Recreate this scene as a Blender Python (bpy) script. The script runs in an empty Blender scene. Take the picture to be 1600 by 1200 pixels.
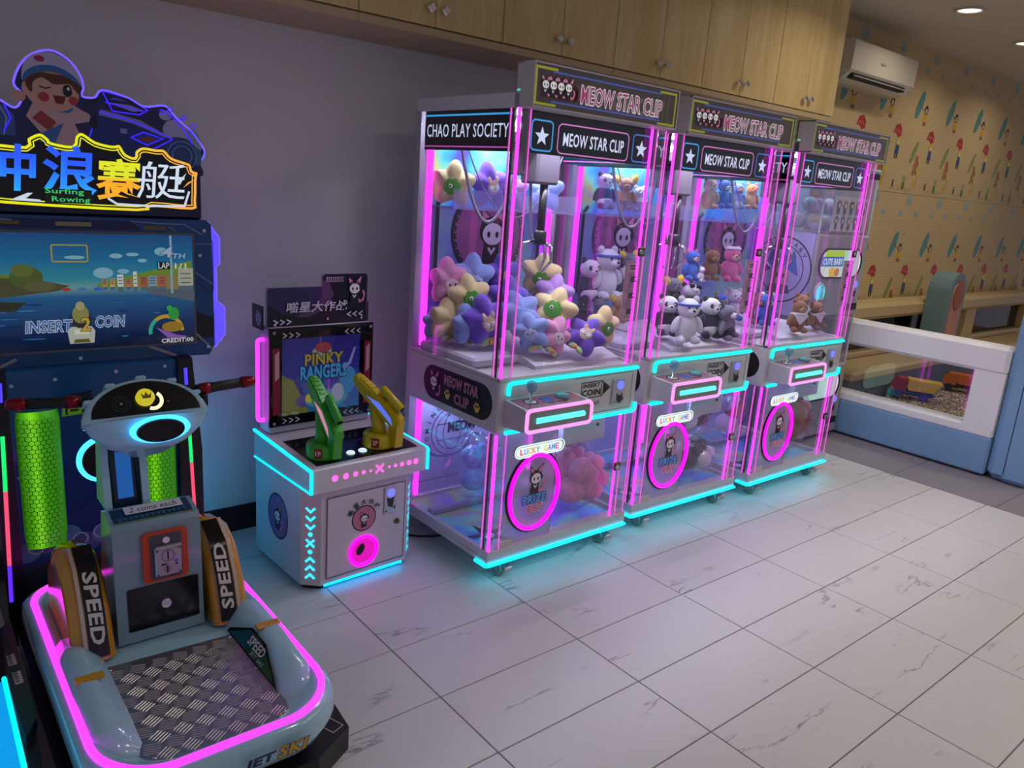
import bpy, bmesh, math, random
from math import sin, cos, pi, radians, sqrt
from mathutils import Vector, Matrix
random.seed(7)
SC = bpy.context.scene
COL = SC.collection

# ------------------------------------------------------------------ camera, world, lamps, exposure
F_PX = 1208.87
YAW, PITCH, ROLL = 0.70160526, 0.24855383, 0.07611989
CAM_H = 1.6
_f = Vector((sin(YAW)*cos(PITCH), cos(YAW)*cos(PITCH), -sin(PITCH)))
_r = _f.cross(Vector((0, 0, 1))).normalized(); _u = _r.cross(_f)
_r2 = cos(ROLL)*_r + sin(ROLL)*_u; _u2 = -sin(ROLL)*_r + cos(ROLL)*_u
cam_data = bpy.data.cameras.new('camera'); cam = bpy.data.objects.new('camera', cam_data); COL.objects.link(cam)
cam_data.sensor_width = 36; cam_data.lens = 36*F_PX/1600; cam_data.clip_start = 0.05
cam.matrix_world = Matrix(((_r2.x, _u2.x, -_f.x, 0), (_r2.y, _u2.y, -_f.y, 0), (_r2.z, _u2.z, -_f.z, CAM_H), (0, 0, 0, 1)))
SC.camera = cam
SC.view_settings.view_transform = 'Standard'; SC.view_settings.look = 'None'
SC.view_settings.exposure = 0.0; SC.view_settings.gamma = 1.0; SC.view_settings.use_curve_mapping = False
SC.cycles.use_denoising = True
SC.cycles.transparent_max_bounces = 32
SC.cycles.max_bounces = 8; SC.cycles.diffuse_bounces = 3; SC.cycles.glossy_bounces = 4
SC.cycles.sample_clamp_indirect = 6.0
w = bpy.data.worlds.new('room_ambient'); SC.world = w; w.use_nodes = True
w.node_tree.nodes['Background'].inputs[0].default_value = (0.57, 0.55, 0.69, 1)
w.node_tree.nodes['Background'].inputs[1].default_value = 0.37
# ceiling downlights: (x, y, watts); the two in view are over the play area, the rest lie behind the frame
DOWNLIGHTS = [(5.87, 2.5, 4.0), (7.1, 2.55, 4.0), (8.3, 2.55, 4.0), (4.55, 2.15, 5.0), (5.87, 0.6, 7.0), (4.55, 0.6, 6.5), (3.3, 0.5, 6.0), (2.0, 0.4, 5.0), (3.3, -0.8, 5.5), (4.55, -0.8, 5.5), (7.1, 0.6, 7.0)]
CEIL = 2.975
for (x, y, p) in DOWNLIGHTS:
    l = bpy.data.lights.new('downlight_beam', 'AREA'); l.shape = 'DISK'; l.size = 0.11; l.energy = p
    l.color = (1.0, 0.90, 0.74); l.spread = radians(150)
    o = bpy.data.objects.new('downlight_beam', l); COL.objects.link(o); o.location = (x, y, CEIL-0.03)

# pixel -> world points used when placing things where the photograph has them
_o = Vector((0, 0, CAM_H))
def ray(px, py):
    return _r2*((px-800)/F_PX) - _u2*((py-600)/F_PX) + _f
def at_y(px, py, Y):
    d = ray(px, py); return _o + d*(Y/d.y)
def at_z(px, py, Z):
    d = ray(px, py); return _o + d*((Z-CAM_H)/d.z)

# ------------------------------------------------------------------ materials
def lin(c):
    if isinstance(c, str):
        c = c.lstrip('#'); c = c if len(c) == 6 else ''.join(q*2 for q in c); c = [int(c[i:i+2], 16)/255 for i in (0, 2, 4)]
        c = [(v/12.92 if v <= 0.04045 else ((v+0.055)/1.055)**2.4) for v in c]
    return (c[0], c[1], c[2], 1.0)
MATS = {}
def _new(name):
    m = bpy.data.materials.new(name); m.use_nodes = True; MATS[name] = m
    nt = m.node_tree; b = nt.nodes['Principled BSDF']
    return m, nt, b
def pbr(name, col, rough=0.5, metal=0.0, bump=0.0, bscale=200, coat=0.0, var=0.0, sheen=0.0):
    if name in MATS: return MATS[name]
    m, nt, b = _new(name)
    b.inputs['Base Color'].default_value = lin(col); b.inputs['Roughness'].default_value = rough; b.inputs['Metallic'].default_value = metal
    if coat: b.inputs['Coat Weight'].default_value = coat; b.inputs['Coat Roughness'].default_value = 0.08
    if sheen: b.inputs['Sheen Weight'].default_value = sheen
    if bump or var:
        tc = nt.nodes.new('ShaderNodeTexCoord'); n = nt.nodes.new('ShaderNodeTexNoise'); n.inputs['Scale'].default_value = bscale; n.inputs['Detail'].default_value = 3
        nt.links.new(tc.outputs['Object'], n.inputs['Vector'])
        if bump:
            bp = nt.nodes.new('ShaderNodeBump'); bp.inputs['Strength'].default_value = bump; bp.inputs['Distance'].default_value = 0.01
            nt.links.new(n.outputs['Fac'], bp.inputs['Height']); nt.links.new(bp.outputs[0], b.inputs['Normal'])
        if var:
            n2 = nt.nodes.new('ShaderNodeTexNoise'); n2.inputs['Scale'].default_value = bscale*0.25
            nt.links.new(tc.outputs['Object'], n2.inputs['Vector'])
            mx = nt.nodes.new('ShaderNodeMix'); mx.data_type = 'RGBA'; mx.inputs[6].default_value = tuple(v*(1-var) for v in lin(col)[:3])+(1,); mx.inputs[7].default_value = tuple(min(1, v*(1+var)) for v in lin(col)[:3])+(1,)
            nt.links.new(n2.outputs['Fac'], mx.inputs[0]); nt.links.new(mx.outputs[2], b.inputs['Base Color'])
    return m
def glow(name, col, s, base='#101010'):
    if name in MATS: return MATS[name]
    m, nt, b = _new(name)
    b.inputs['Base Color'].default_value = lin(base); b.inputs['Emission Color'].default_value = lin(col); b.inputs['Emission Strength'].default_value = s; b.inputs['Roughness'].default_value = 0.35
    return m
def glass(name, tint=(0.95, 0.95, 0.98), mn=0.0, rough=0.02, ior=1.45):
    if name in MATS: return MATS[name]
    m = bpy.data.materials.new(name); m.use_nodes = True; MATS[name] = m; nt = m.node_tree; nt.nodes.clear()
    out = nt.nodes.new('ShaderNodeOutputMaterial'); mix = nt.nodes.new('ShaderNodeMixShader'); t = nt.nodes.new('ShaderNodeBsdfTransparent'); g = nt.nodes.new('ShaderNodeBsdfGlossy'); fr = nt.nodes.new('ShaderNodeFresnel')
    t.inputs[0].default_value = tint+(1,); g.inputs['Roughness'].default_value = rough; fr.inputs[0].default_value = ior
    ad = nt.nodes.new('ShaderNodeMath'); ad.operation = 'ADD'; ad.use_clamp = True; ad.inputs[1].default_value = mn
    ge = nt.nodes.new('ShaderNodeNewGeometry'); io = nt.nodes.new('ShaderNodeMath'); io.operation = 'MULTIPLY_ADD'; io.inputs[1].default_value = 1/ior-ior; io.inputs[2].default_value = ior
    nt.links.new(ge.outputs['Backfacing'], io.inputs[0]); nt.links.new(io.outputs[0], fr.inputs[0])      # same reflectance on both faces of a thin pane
    nt.links.new(fr.outputs[0], ad.inputs[0]); nt.links.new(ad.outputs[0], mix.inputs[0]); nt.links.new(t.outputs[0], mix.inputs[1]); nt.links.new(g.outputs[0], mix.inputs[2]); nt.links.new(mix.outputs[0], out.inputs[0])
    return m
def frosted(name, tint, col, a):
    """thin milky acrylic: part see-through, part white"""
    if name in MATS: return MATS[name]
    m = bpy.data.materials.new(name); m.use_nodes = True; MATS[name] = m; nt = m.node_tree; b = nt.nodes['Principled BSDF']
    b.inputs['Base Color'].default_value = lin(col); b.inputs['Roughness'].default_value = 0.2
    t = nt.nodes.new('ShaderNodeBsdfTransparent'); t.inputs[0].default_value = lin(tint); mix = nt.nodes.new('ShaderNodeMixShader'); mix.inputs[0].default_value = a
    nt.links.new(t.outputs[0], mix.inputs[1]); nt.links.new(b.outputs[0], mix.inputs[2]); nt.links.new(mix.outputs[0], nt.nodes['Material Output'].inputs[0])
    return m
def print_mat(name, e=0.0, rough=0.45):
    if name in MATS: return MATS[name]
    m, nt, b = _new(name)
    a = nt.nodes.new('ShaderNodeAttribute'); a.attribute_name = 'col'; b.inputs['Roughness'].default_value = rough
    if e:
        b.inputs['Base Color'].default_value = (0.01, 0.01, 0.01, 1); nt.links.new(a.outputs['Color'], b.inputs['Emission Color']); b.inputs['Emission Strength'].default_value = e
    else: nt.links.new(a.outputs['Color'], b.inputs['Base Color'])
    return m
PRINT = print_mat('printed_ink'); PRINTG = print_mat('printed_gloss_ink', 0, 0.15)
LIT = print_mat('backlit_print', 1.0); LIT2 = print_mat('backlit_bright_print', 1.6); LITD = print_mat('screen_picture_light', 0.42)
def ramp(nt, stops):
    r = nt.nodes.new('ShaderNodeValToRGB'); e = r.color_ramp.elements
    while len(e) < len(stops): e.new(0.5)
    for k, (p, c) in enumerate(stops): e[k].position = p; e[k].color = lin(c)
    return r

def wood_mat():
    m, nt, b = _new('birch_laminate')
    tc = nt.nodes.new('ShaderNodeTexCoord'); mp = nt.nodes.new('ShaderNodeMapping'); mp.inputs['Scale'].default_value = (5.0, 5.0, 0.55)
    oi = nt.nodes.new('ShaderNodeObjectInfo'); ad = nt.nodes.new('ShaderNodeVectorMath'); ad.operation = 'ADD'; sc = nt.nodes.new('ShaderNodeVectorMath'); sc.operation = 'SCALE'; sc.inputs['Scale'].default_value = 17.0
    cb = nt.nodes.new('ShaderNodeCombineXYZ')
    nt.links.new(oi.outputs['Random'], cb.inputs[0]); nt.links.new(oi.outputs['Random'], cb.inputs[2]); nt.links.new(cb.outputs[0], sc.inputs[0])
    nt.links.new(tc.outputs['Object'], mp.inputs[0]); nt.links.new(mp.outputs[0], ad.inputs[0]); nt.links.new(sc.outputs[0], ad.inputs[1])
    n = nt.nodes.new('ShaderNodeTexNoise'); n.inputs['Scale'].default_value = 1.6; n.inputs['Detail'].default_value = 5; n.inputs['Distortion'].default_value = 1.3
    wv = nt.nodes.new('ShaderNodeTexNoise'); wv.inputs['Scale'].default_value = 14; wv.inputs['Detail'].default_value = 4
    nt.links.new(ad.outputs[0], n.inputs['Vector']); nt.links.new(ad.outputs[0], wv.inputs['Vector'])
    mx = nt.nodes.new('ShaderNodeMath'); mx.operation = 'MULTIPLY_ADD'; mx.inputs[1].default_value = 0.35; nt.links.new(wv.outputs['Fac'], mx.inputs[0]); 
    m2 = nt.nodes.new('ShaderNodeMath'); m2.operation = 'MULTIPLY'; m2.inputs[1].default_value = 0.65; nt.links.new(n.outputs['Fac'], m2.inputs[0]); nt.links.new(m2.outputs[0], mx.inputs[2])
    r = ramp(nt, [(0.3, '#cfae6c'), (0.5, '#dcbf80'), (0.68, '#e8d098')]); nt.links.new(mx.outputs[0], r.inputs[0]); nt.links.new(r.outputs[0], b.inputs['Base Color'])
    b.inputs['Roughness'].default_value = 0.42
    return m
def marble_mat():
    m, nt, b = _new('white_marble_porcelain')
    tc = nt.nodes.new('ShaderNodeTexCoord'); oi = nt.nodes.new('ShaderNodeObjectInfo'); cb = nt.nodes.new('ShaderNodeCombineXYZ'); sc = nt.nodes.new('ShaderNodeVectorMath'); sc.operation = 'SCALE'; sc.inputs['Scale'].default_value = 31
    nt.links.new(oi.outputs['Random'], cb.inputs[0]); nt.links.new(oi.outputs['Random'], cb.inputs[1]); nt.links.new(cb.outputs[0], sc.inputs[0])
    ad = nt.nodes.new('ShaderNodeVectorMath'); ad.operation = 'ADD'; nt.links.new(tc.outputs['Object'], ad.inputs[0]); nt.links.new(sc.outputs[0], ad.inputs[1])
    mp = nt.nodes.new('ShaderNodeMapping'); mp.inputs['Rotation'].default_value = (0, 0, 0.42); mp.inputs['Scale'].default_value = (0.62, 2.7, 1); nt.links.new(ad.outputs[0], mp.inputs[0])
    n1 = nt.nodes.new('ShaderNodeTexNoise'); n1.inputs['Scale'].default_value = 1.7; n1.inputs['Detail'].default_value = 7; n1.inputs['Roughness'].default_value = 0.56; n1.inputs['Distortion'].default_value = 0.25
    nt.links.new(mp.outputs[0], n1.inputs['Vector'])
    # vein = narrow band around 0.5 of the noise, broken up by a second noise
    s = nt.nodes.new('ShaderNodeMath'); s.operation = 'SUBTRACT'; s.inputs[1].default_value = 0.5; nt.links.new(n1.outputs['Fac'], s.inputs[0])
    a = nt.nodes.new('ShaderNodeMath'); a.operation = 'ABSOLUTE'; nt.links.new(s.outputs[0], a.inputs[0])
    v = nt.nodes.new('ShaderNodeMapRange'); v.inputs[1].default_value = 0.0; v.inputs[2].default_value = 0.010; v.inputs[3].default_value = 1; v.inputs[4].default_value = 0; nt.links.new(a.outputs[0], v.inputs[0])
    n2 = nt.nodes.new('ShaderNodeTexNoise'); n2.inputs['Scale'].default_value = 3.1; n2.inputs['Detail'].default_value = 2; nt.links.new(ad.outputs[0], n2.inputs['Vector'])
    k = nt.nodes.new('ShaderNodeMapRange'); k.inputs[1].default_value = 0.545; k.inputs[2].default_value = 0.70; nt.links.new(n2.outputs['Fac'], k.inputs[0])
    mu = nt.nodes.new('ShaderNodeMath'); mu.operation = 'MULTIPLY'; nt.links.new(v.outputs[0], mu.inputs[0]); nt.links.new(k.outputs[0], mu.inputs[1])
    # broad soft grey clouds
    n3 = nt.nodes.new('ShaderNodeTexNoise'); n3.inputs['Scale'].default_value = 1.7; n3.inputs['Detail'].default_value = 8; n3.inputs['Roughness'].default_value = 0.7; n3.inputs['Distortion'].default_value = 1.6; nt.links.new(mp.outputs[0], n3.inputs['Vector'])
    k3 = nt.nodes.new('ShaderNodeMapRange'); k3.inputs[1].default_value = 0.635; k3.inputs[2].default_value = 0.73; k3.inputs[4].default_value = 0.30; nt.links.new(n3.outputs['Fac'], k3.inputs[0])
    mxx = nt.nodes.new('ShaderNodeMath'); mxx.operation = 'MAXIMUM'; nt.links.new(mu.outputs[0], mxx.inputs[0]); nt.links.new(k3.outputs[0], mxx.inputs[1])
    r = ramp(nt, [(0.0, '#d0cecd'), (0.35, '#a9a8aa'), (1.0, '#6f6e72')]); nt.links.new(mxx.outputs[0], r.inputs[0]); nt.links.new(r.outputs[0], b.inputs['Base Color'])
    b.inputs['Roughness'].default_value = 0.34
    return m
def holo_mat(name, base, strength=0.5, scale=3.0):
    """iridescent foil: its angle-dependent rainbow sheen painted in as fixed colour bands"""
    m, nt, b = _new(name)
    tc = nt.nodes.new('ShaderNodeTexCoord'); n = nt.nodes.new('ShaderNodeTexNoise'); n.inputs['Scale'].default_value = scale; n.inputs['Distortion'].default_value = 1.0
    mp = nt.nodes.new('ShaderNodeMapping'); mp.inputs['Rotation'].default_value = (0.2, 0.3, 0.5); nt.links.new(tc.outputs['Object'], mp.inputs[0]); nt.links.new(mp.outputs[0], n.inputs['Vector'])
    r = ramp(nt, [(0.25, '#b48cff'), (0.36, '#5a50ff'), (0.44, '#3cc8ff'), (0.52, '#8cffd0'), (0.58, '#d8e070'), (0.66, '#8a70ff'), (0.78, '#e080ff')]); nt.links.new(n.outputs['Fac'], r.inputs[0])  # sheen that shifts with the view, fixed here into the base colour
    mx = nt.nodes.new('ShaderNodeMix'); mx.data_type = 'RGBA'; mx.inputs[0].default_value = strength; mx.inputs[6].default_value = lin(base); nt.links.new(r.outputs[0], mx.inputs[7]); nt.links.new(mx.outputs[2], b.inputs['Base Color'])
    b.inputs['Roughness'].default_value = 0.22; b.inputs['Metallic'].default_value = 0.45
    return m
def screen_grad(name, stops, s, axis=2, lo=0.0, hi=1.0):
    """backlit screen picture: vertical colour bands in the picture itself"""
    m, nt, b = _new(name)
    tc = nt.nodes.new('ShaderNodeTexCoord'); sp = nt.nodes.new('ShaderNodeSeparateXYZ'); nt.links.new(tc.outputs['Object'], sp.inputs[0])
    mr = nt.nodes.new('ShaderNodeMapRange'); mr.inputs[1].default_value = lo; mr.inputs[2].default_value = hi; nt.links.new(sp.outputs[axis], mr.inputs[0])
    r = ramp(nt, stops); nt.links.new(mr.outputs[0], r.inputs[0]); nt.links.new(r.outputs[0], b.inputs['Emission Color']); b.inputs['Emission Strength'].default_value = s
    b.inputs['Base Color'].default_value = (0.01, 0.01, 0.012, 1); b.inputs['Roughness'].default_value = 0.12
    return m

M_WOOD = wood_mat(); M_MARBLE = marble_mat()
M_WALL = pbr('painted_wall', '#e2dcde', 0.8, bump=0.03, bscale=300)
M_CEIL = pbr('painted_ceiling', '#cfc6b4', 0.85, bump=0.02, bscale=300)
M_BLACK = pbr('black_metal', '#0b0b0e', 0.35); M_MBLACK = pbr('black_matte', '#0a0a0c', 0.6); M_GBLACK = pbr('gloss_black', '#050507', 0.08)
M_WHITE = pbr('white_powder_coat', '#c6c1c6', 0.38); M_GREY = pbr('grey_powder_coat', '#c6c2c4', 0.4); M_DGREY = pbr('dark_grey', '#45434a', 0.5)
M_CHROME = pbr('chrome', '#e6e6ea', 0.14, 1.0); M_STEEL = pbr('brushed_steel', '#b9b9bf', 0.32, 1.0); M_BRASS = pbr('bronze_metal', '#6b5a3a', 0.35, 1.0)
M_GLASS = glass('clear_pane'); M_ACRYL = glass('acrylic_edge', (0.9, 0.86, 0.95), 0.10, 0.08)
M_PINK = glow('magenta_neon', (1.0, 0.028, 0.92), 2.6); M_PINKS = glow('magenta_neon_soft', (1.0, 0.13, 0.80), 0.85); M_PINKM = glow('magenta_neon_mid', (1.0, 0.06, 0.85), 1.25); M_HOT = glow('hot_pink_ring', (1.0, 0.0, 0.78), 1.6)
M_PALEP = glow('pale_pink_neon', (1.0, 0.30, 0.72), 1.35)
M_CYAN = glow('cyan_neon', (0.0, 0.86, 0.80), 2.2); M_CYANF = glow('cyan_underglow', (0.0, 0.60, 0.88), 8.0); M_BLUEN = glow('ice_blue_neon', (0.0, 0.55, 1.0), 1.6)
M_WLED = glow('cool_white_led', (0.88, 0.86, 1.0), 88.0)
M_SOFTB = pbr('pale_blue_vinyl', '#7fa8cf', 0.45); M_SOFTW = pbr('cream_vinyl', '#efeef0', 0.42); M_CREAM = pbr('beige_vinyl', '#c3aa7c', 0.5)
# ------------------------------------------------------------------ mesh helpers
class MB:
    """collects shapes and links them as ONE mesh object"""
    def __init__(s): s.v = []; s.f = []; s.sm = []
    def add(s, vs, fs, smooth=False, M=None):
        o = len(s.v)
        s.v += [tuple(M @ Vector(p)) if M is not None else tuple(p) for p in vs]
        for f in fs: s.f.append(tuple(i+o for i in f)); s.sm.append(smooth)
        return s
    def box(s, x0, y0, z0, x1, y1, z1, b=0.0, M=None):
        if b <= 0:
            vs = [(x, y, z) for z in (z0, z1) for y in (y0, y1) for x in (x0, x1)]
            return s.add(vs, [(0, 2, 3, 1), (4, 5, 7, 6), (0, 1, 5, 4), (2, 6, 7, 3), (0, 4, 6, 2), (1, 3, 7, 5)], False, M)
        b = min(b, (x1-x0)/2.01, (y1-y0)/2.01, (z1-z0)/2.01)
        X = (x0, x1); Y = (y0, y1); Z = (z0, z1); vs = []; idx = {}
        for i in (0, 1):
            for j in (0, 1):
                for k in (0, 1):
                    sx, sy, sz = (1-2*i)*b, (1-2*j)*b, (1-2*k)*b
                    for a, p in enumerate(((X[i], Y[j]+sy, Z[k]+sz), (X[i]+sx, Y[j], Z[k]+sz), (X[i]+sx, Y[j]+sy, Z[k]))):
                        idx[(i, j, k, a)] = len(vs); vs.append(p)
        g = lambda i, j, k, a: idx[(i, j, k, a)]
        fs = []
        for i in (0, 1): fs.append([g(i, 0, 0, 0), g(i, 1, 0, 0), g(i, 1, 1, 0), g(i, 0, 1, 0)])
        for j in (0, 1): fs.append([g(0, j, 0, 1), g(1, j, 0, 1), g(1, j, 1, 1), g(0, j, 1, 1)])
        for k in (0, 1): fs.append([g(0, 0, k, 2), g(1, 0, k, 2), g(1, 1, k, 2), g(0, 1, k, 2)])
        for i in (0, 1):
            for j in (0, 1): fs.append([g(i, j, 0, 0), g(i, j, 1, 0), g(i, j, 1, 1), g(i, j, 0, 1)])
            for k in (0, 1): fs.append([g(i, 0, k, 0), g(i, 1, k, 0), g(i, 1, k, 2), g(i, 0, k, 2)])
        for j in (0, 1):
            for k in (0, 1): fs.append([g(0, j, k, 1), g(1, j, k, 1), g(1, j, k, 2), g(0, j, k, 2)])
        for i in (0, 1):
            for j in (0, 1):
                for k in (0, 1): fs.append([g(i, j, k, 0), g(i, j, k, 1), g(i, j, k, 2)])
        return s.add(vs, fs, False, M)
    def prism(s, poly, a0, a1, axis='z', M=None, smooth=False):
        n = len(poly)
        mk = {'z': lambda p, a: (p[0], p[1], a), 'y': lambda p, a: (p[0], a, p[1]), 'x': lambda p, a: (a, p[0], p[1])}[axis]
        vs = [mk(p, a0) for p in poly]+[mk(p, a1) for p in poly]
        s.add(vs, [tuple(range(n))[::-1], tuple(range(n, 2*n))], False, M)
        return s.add(vs, [(i, (i+1) % n, n+(i+1) % n, n+i) for i in range(n)], smooth, M)
    def tube(s, path, r, n=8, closed=False, flat=None, M=None):
        P = [Vector(p) for p in path]; m = len(P); rr = r if isinstance(r, (list, tuple)) else [r]*m
        vs = []; up = None
        for i in range(m):
            if closed: t = P[(i+1) % m]-P[i-1]
            else: t = P[min(i+1, m-1)]-P[max(i-1, 0)]
            t.normalize()
            if up is None:
                up = Vector((0, 0, 1)) if abs(t.z) < 0.9 else Vector((0, 1, 0))
            if flat is not None and abs(t.dot(Vector(flat))) < 0.95: up = Vector(flat)
            sd = t.cross(up).normalized(); up = sd.cross(t).normalized()
            for k in range(n):
                a = 2*pi*k/n; vs.append(P[i]+(sd*cos(a)+up*sin(a))*rr[i])
        fs = []
        for i in range(m if closed else m-1):
            for k in range(n): fs.append((i*n+k, i*n+(k+1) % n, ((i+1) % m)*n+(k+1) % n, ((i+1) % m)*n+k))
        s.add(vs, fs, True, M)
        if not closed: s.add(vs[:n], [tuple(range(n))[::-1]], False, M); s.add(vs[-n:], [tuple(range(n))], False, M)
        return s
    def lathe(s, prof, c=(0, 0, 0), n=20, M=None, rot=None):
        R = rot if rot is not None else Matrix.Identity(3); vs = []
        for (r, z) in prof:
            for k in range(n): vs.append(Vector(c)+R @ Vector((max(r, 1e-5)*cos(2*pi*k/n), max(r, 1e-5)*sin(2*pi*k/n), z)))
        fs = [(i*n+k, i*n+(k+1) % n, (i+1)*n+(k+1) % n, (i+1)*n+k) for i in range(len(prof)-1) for k in range(n)]
        s.add(vs, fs, True, M)
        if prof[0][0] > 1e-4: s.add(vs[:n], [tuple(range(n))[::-1]], False, M)
        if prof[-1][0] > 1e-4: s.add(vs[-n:], [tuple(range(n))], False, M)
        return s
    def cyl(s, c, r, h, axis='z', n=20, b=0.0, M=None):
        R = {'z': Matrix.Identity(3), 'y': Matrix.Rotation(-pi/2, 3, 'X'), 'x': Matrix.Rotation(pi/2, 3, 'Y')}[axis]
        pr = [(r, 0), (r, h)] if b <= 0 else [(r-b, 0), (r, b), (r, h-b), (r-b, h)]
        return s.lathe(pr, c, n, M, R)
    def ell(s, c, rad, n=16, m=10, rot=None, M=None, pw=1.0):
        R = rot if rot is not None else Matrix.Identity(3); vs = []
        for i in range(m+1):
            a = pi*i/m-pi/2
            for k in range(n):
                t = 2*pi*k/n; q = Vector((cos(a)*cos(t)*rad[0], cos(a)*sin(t)*rad[1], sin(a)*rad[2])); vs.append(Vector(c)+R @ q)
        fs = [(i*n+k, i*n+(k+1) % n, (i+1)*n+(k+1) % n, (i+1)*n+k) for i in range(m) for k in range(n)]
        return s.add(vs, fs, True, M)
    def build(s, name, mat, parent=None, flip=True):
        me = bpy.data.meshes.new(name)
        org = ORG.get(root_of(parent), Vector((0, 0, 0))) if parent is not None else Vector((0, 0, 0))
        me.from_pydata([tuple(Vector(p)-org) for p in s.v], [], s.f)
        bm = bmesh.new(); bm.from_mesh(me); 
        for f, q in zip(bm.faces, s.sm): f.smooth = q
        bmesh.ops.remove_doubles(bm, verts=bm.verts, dist=1e-6)
        if flip: bmesh.ops.recalc_face_normals(bm, faces=bm.faces)
        bm.to_mesh(me); bm.free()
        me.materials.append(mat)
        o = bpy.data.objects.new(name, me); COL.objects.link(o)
        if parent is not None: o.parent = parent
        return o
ORG = {}
def root_of(o):
    while o.parent is not None: o = o.parent
    return o
def tag(o, label=None, cat=None, group=None, kind=None):
    if label: o['label'] = label
    if cat: o['category'] = cat
    if group: o['group'] = group
    if kind: o['kind'] = kind
    return o
def thing(name, label, cat, loc=(0, 0, 0), rz=0.0, group=None, world=True):
    """Empty at a thing's base; world=True: its parts are written in world coordinates"""
    o = bpy.data.objects.new(name, None); COL.objects.link(o); o.location = loc; o.rotation_euler = (0, 0, rz); o.empty_display_size = 0.05
    tag(o, label, cat, group)
    if world: ORG[o] = Vector(loc)
    return o
def copy_tree(o, parent=None):
    c = o.copy(); COL.objects.link(c)
    if parent is not None: c.parent = parent
    for ch in [x for x in ALLCH.get(o, []) ]: copy_tree(ch, c)
    return c
ALLCH = {}
def index_children():
    ALLCH.clear()
    for o in COL.objects:
        if o.parent is not None: ALLCH.setdefault(o.parent, []).append(o)
def struct(mb, name, mat, parent=None):
    o = mb.build(name, mat, parent)
    if parent is None: o['kind'] = 'structure'
    return o
def rrect(x0, y0, x1, y1, r, n=5):
    pts = []
    for cx, cy, a in ((x1-r, y0+r, -pi/2), (x1-r, y1-r, 0), (x0+r, y1-r, pi/2), (x0+r, y0+r, pi)):
        for k in range(n+1): t = a+pi/2*k/n; pts.append((cx+r*cos(t), cy+r*sin(t)))
    return pts
def arc_path(pts, r=0.02, n=4):
    """polyline with rounded corners"""
    P = [Vector(p) for p in pts]; out = [P[0]]
    for i in range(1, len(P)-1):
        a = (P[i-1]-P[i]); b = (P[i+1]-P[i]); d = min(r, a.length*0.45, b.length*0.45); p0 = P[i]+a.normalized()*d; p1 = P[i]+b.normalized()*d
        for k in range(n+1):
            t = k/n; out.append(p0*(1-t)**2+P[i]*2*t*(1-t)+p1*t*t)
    return out+[P[-1]]

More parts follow.
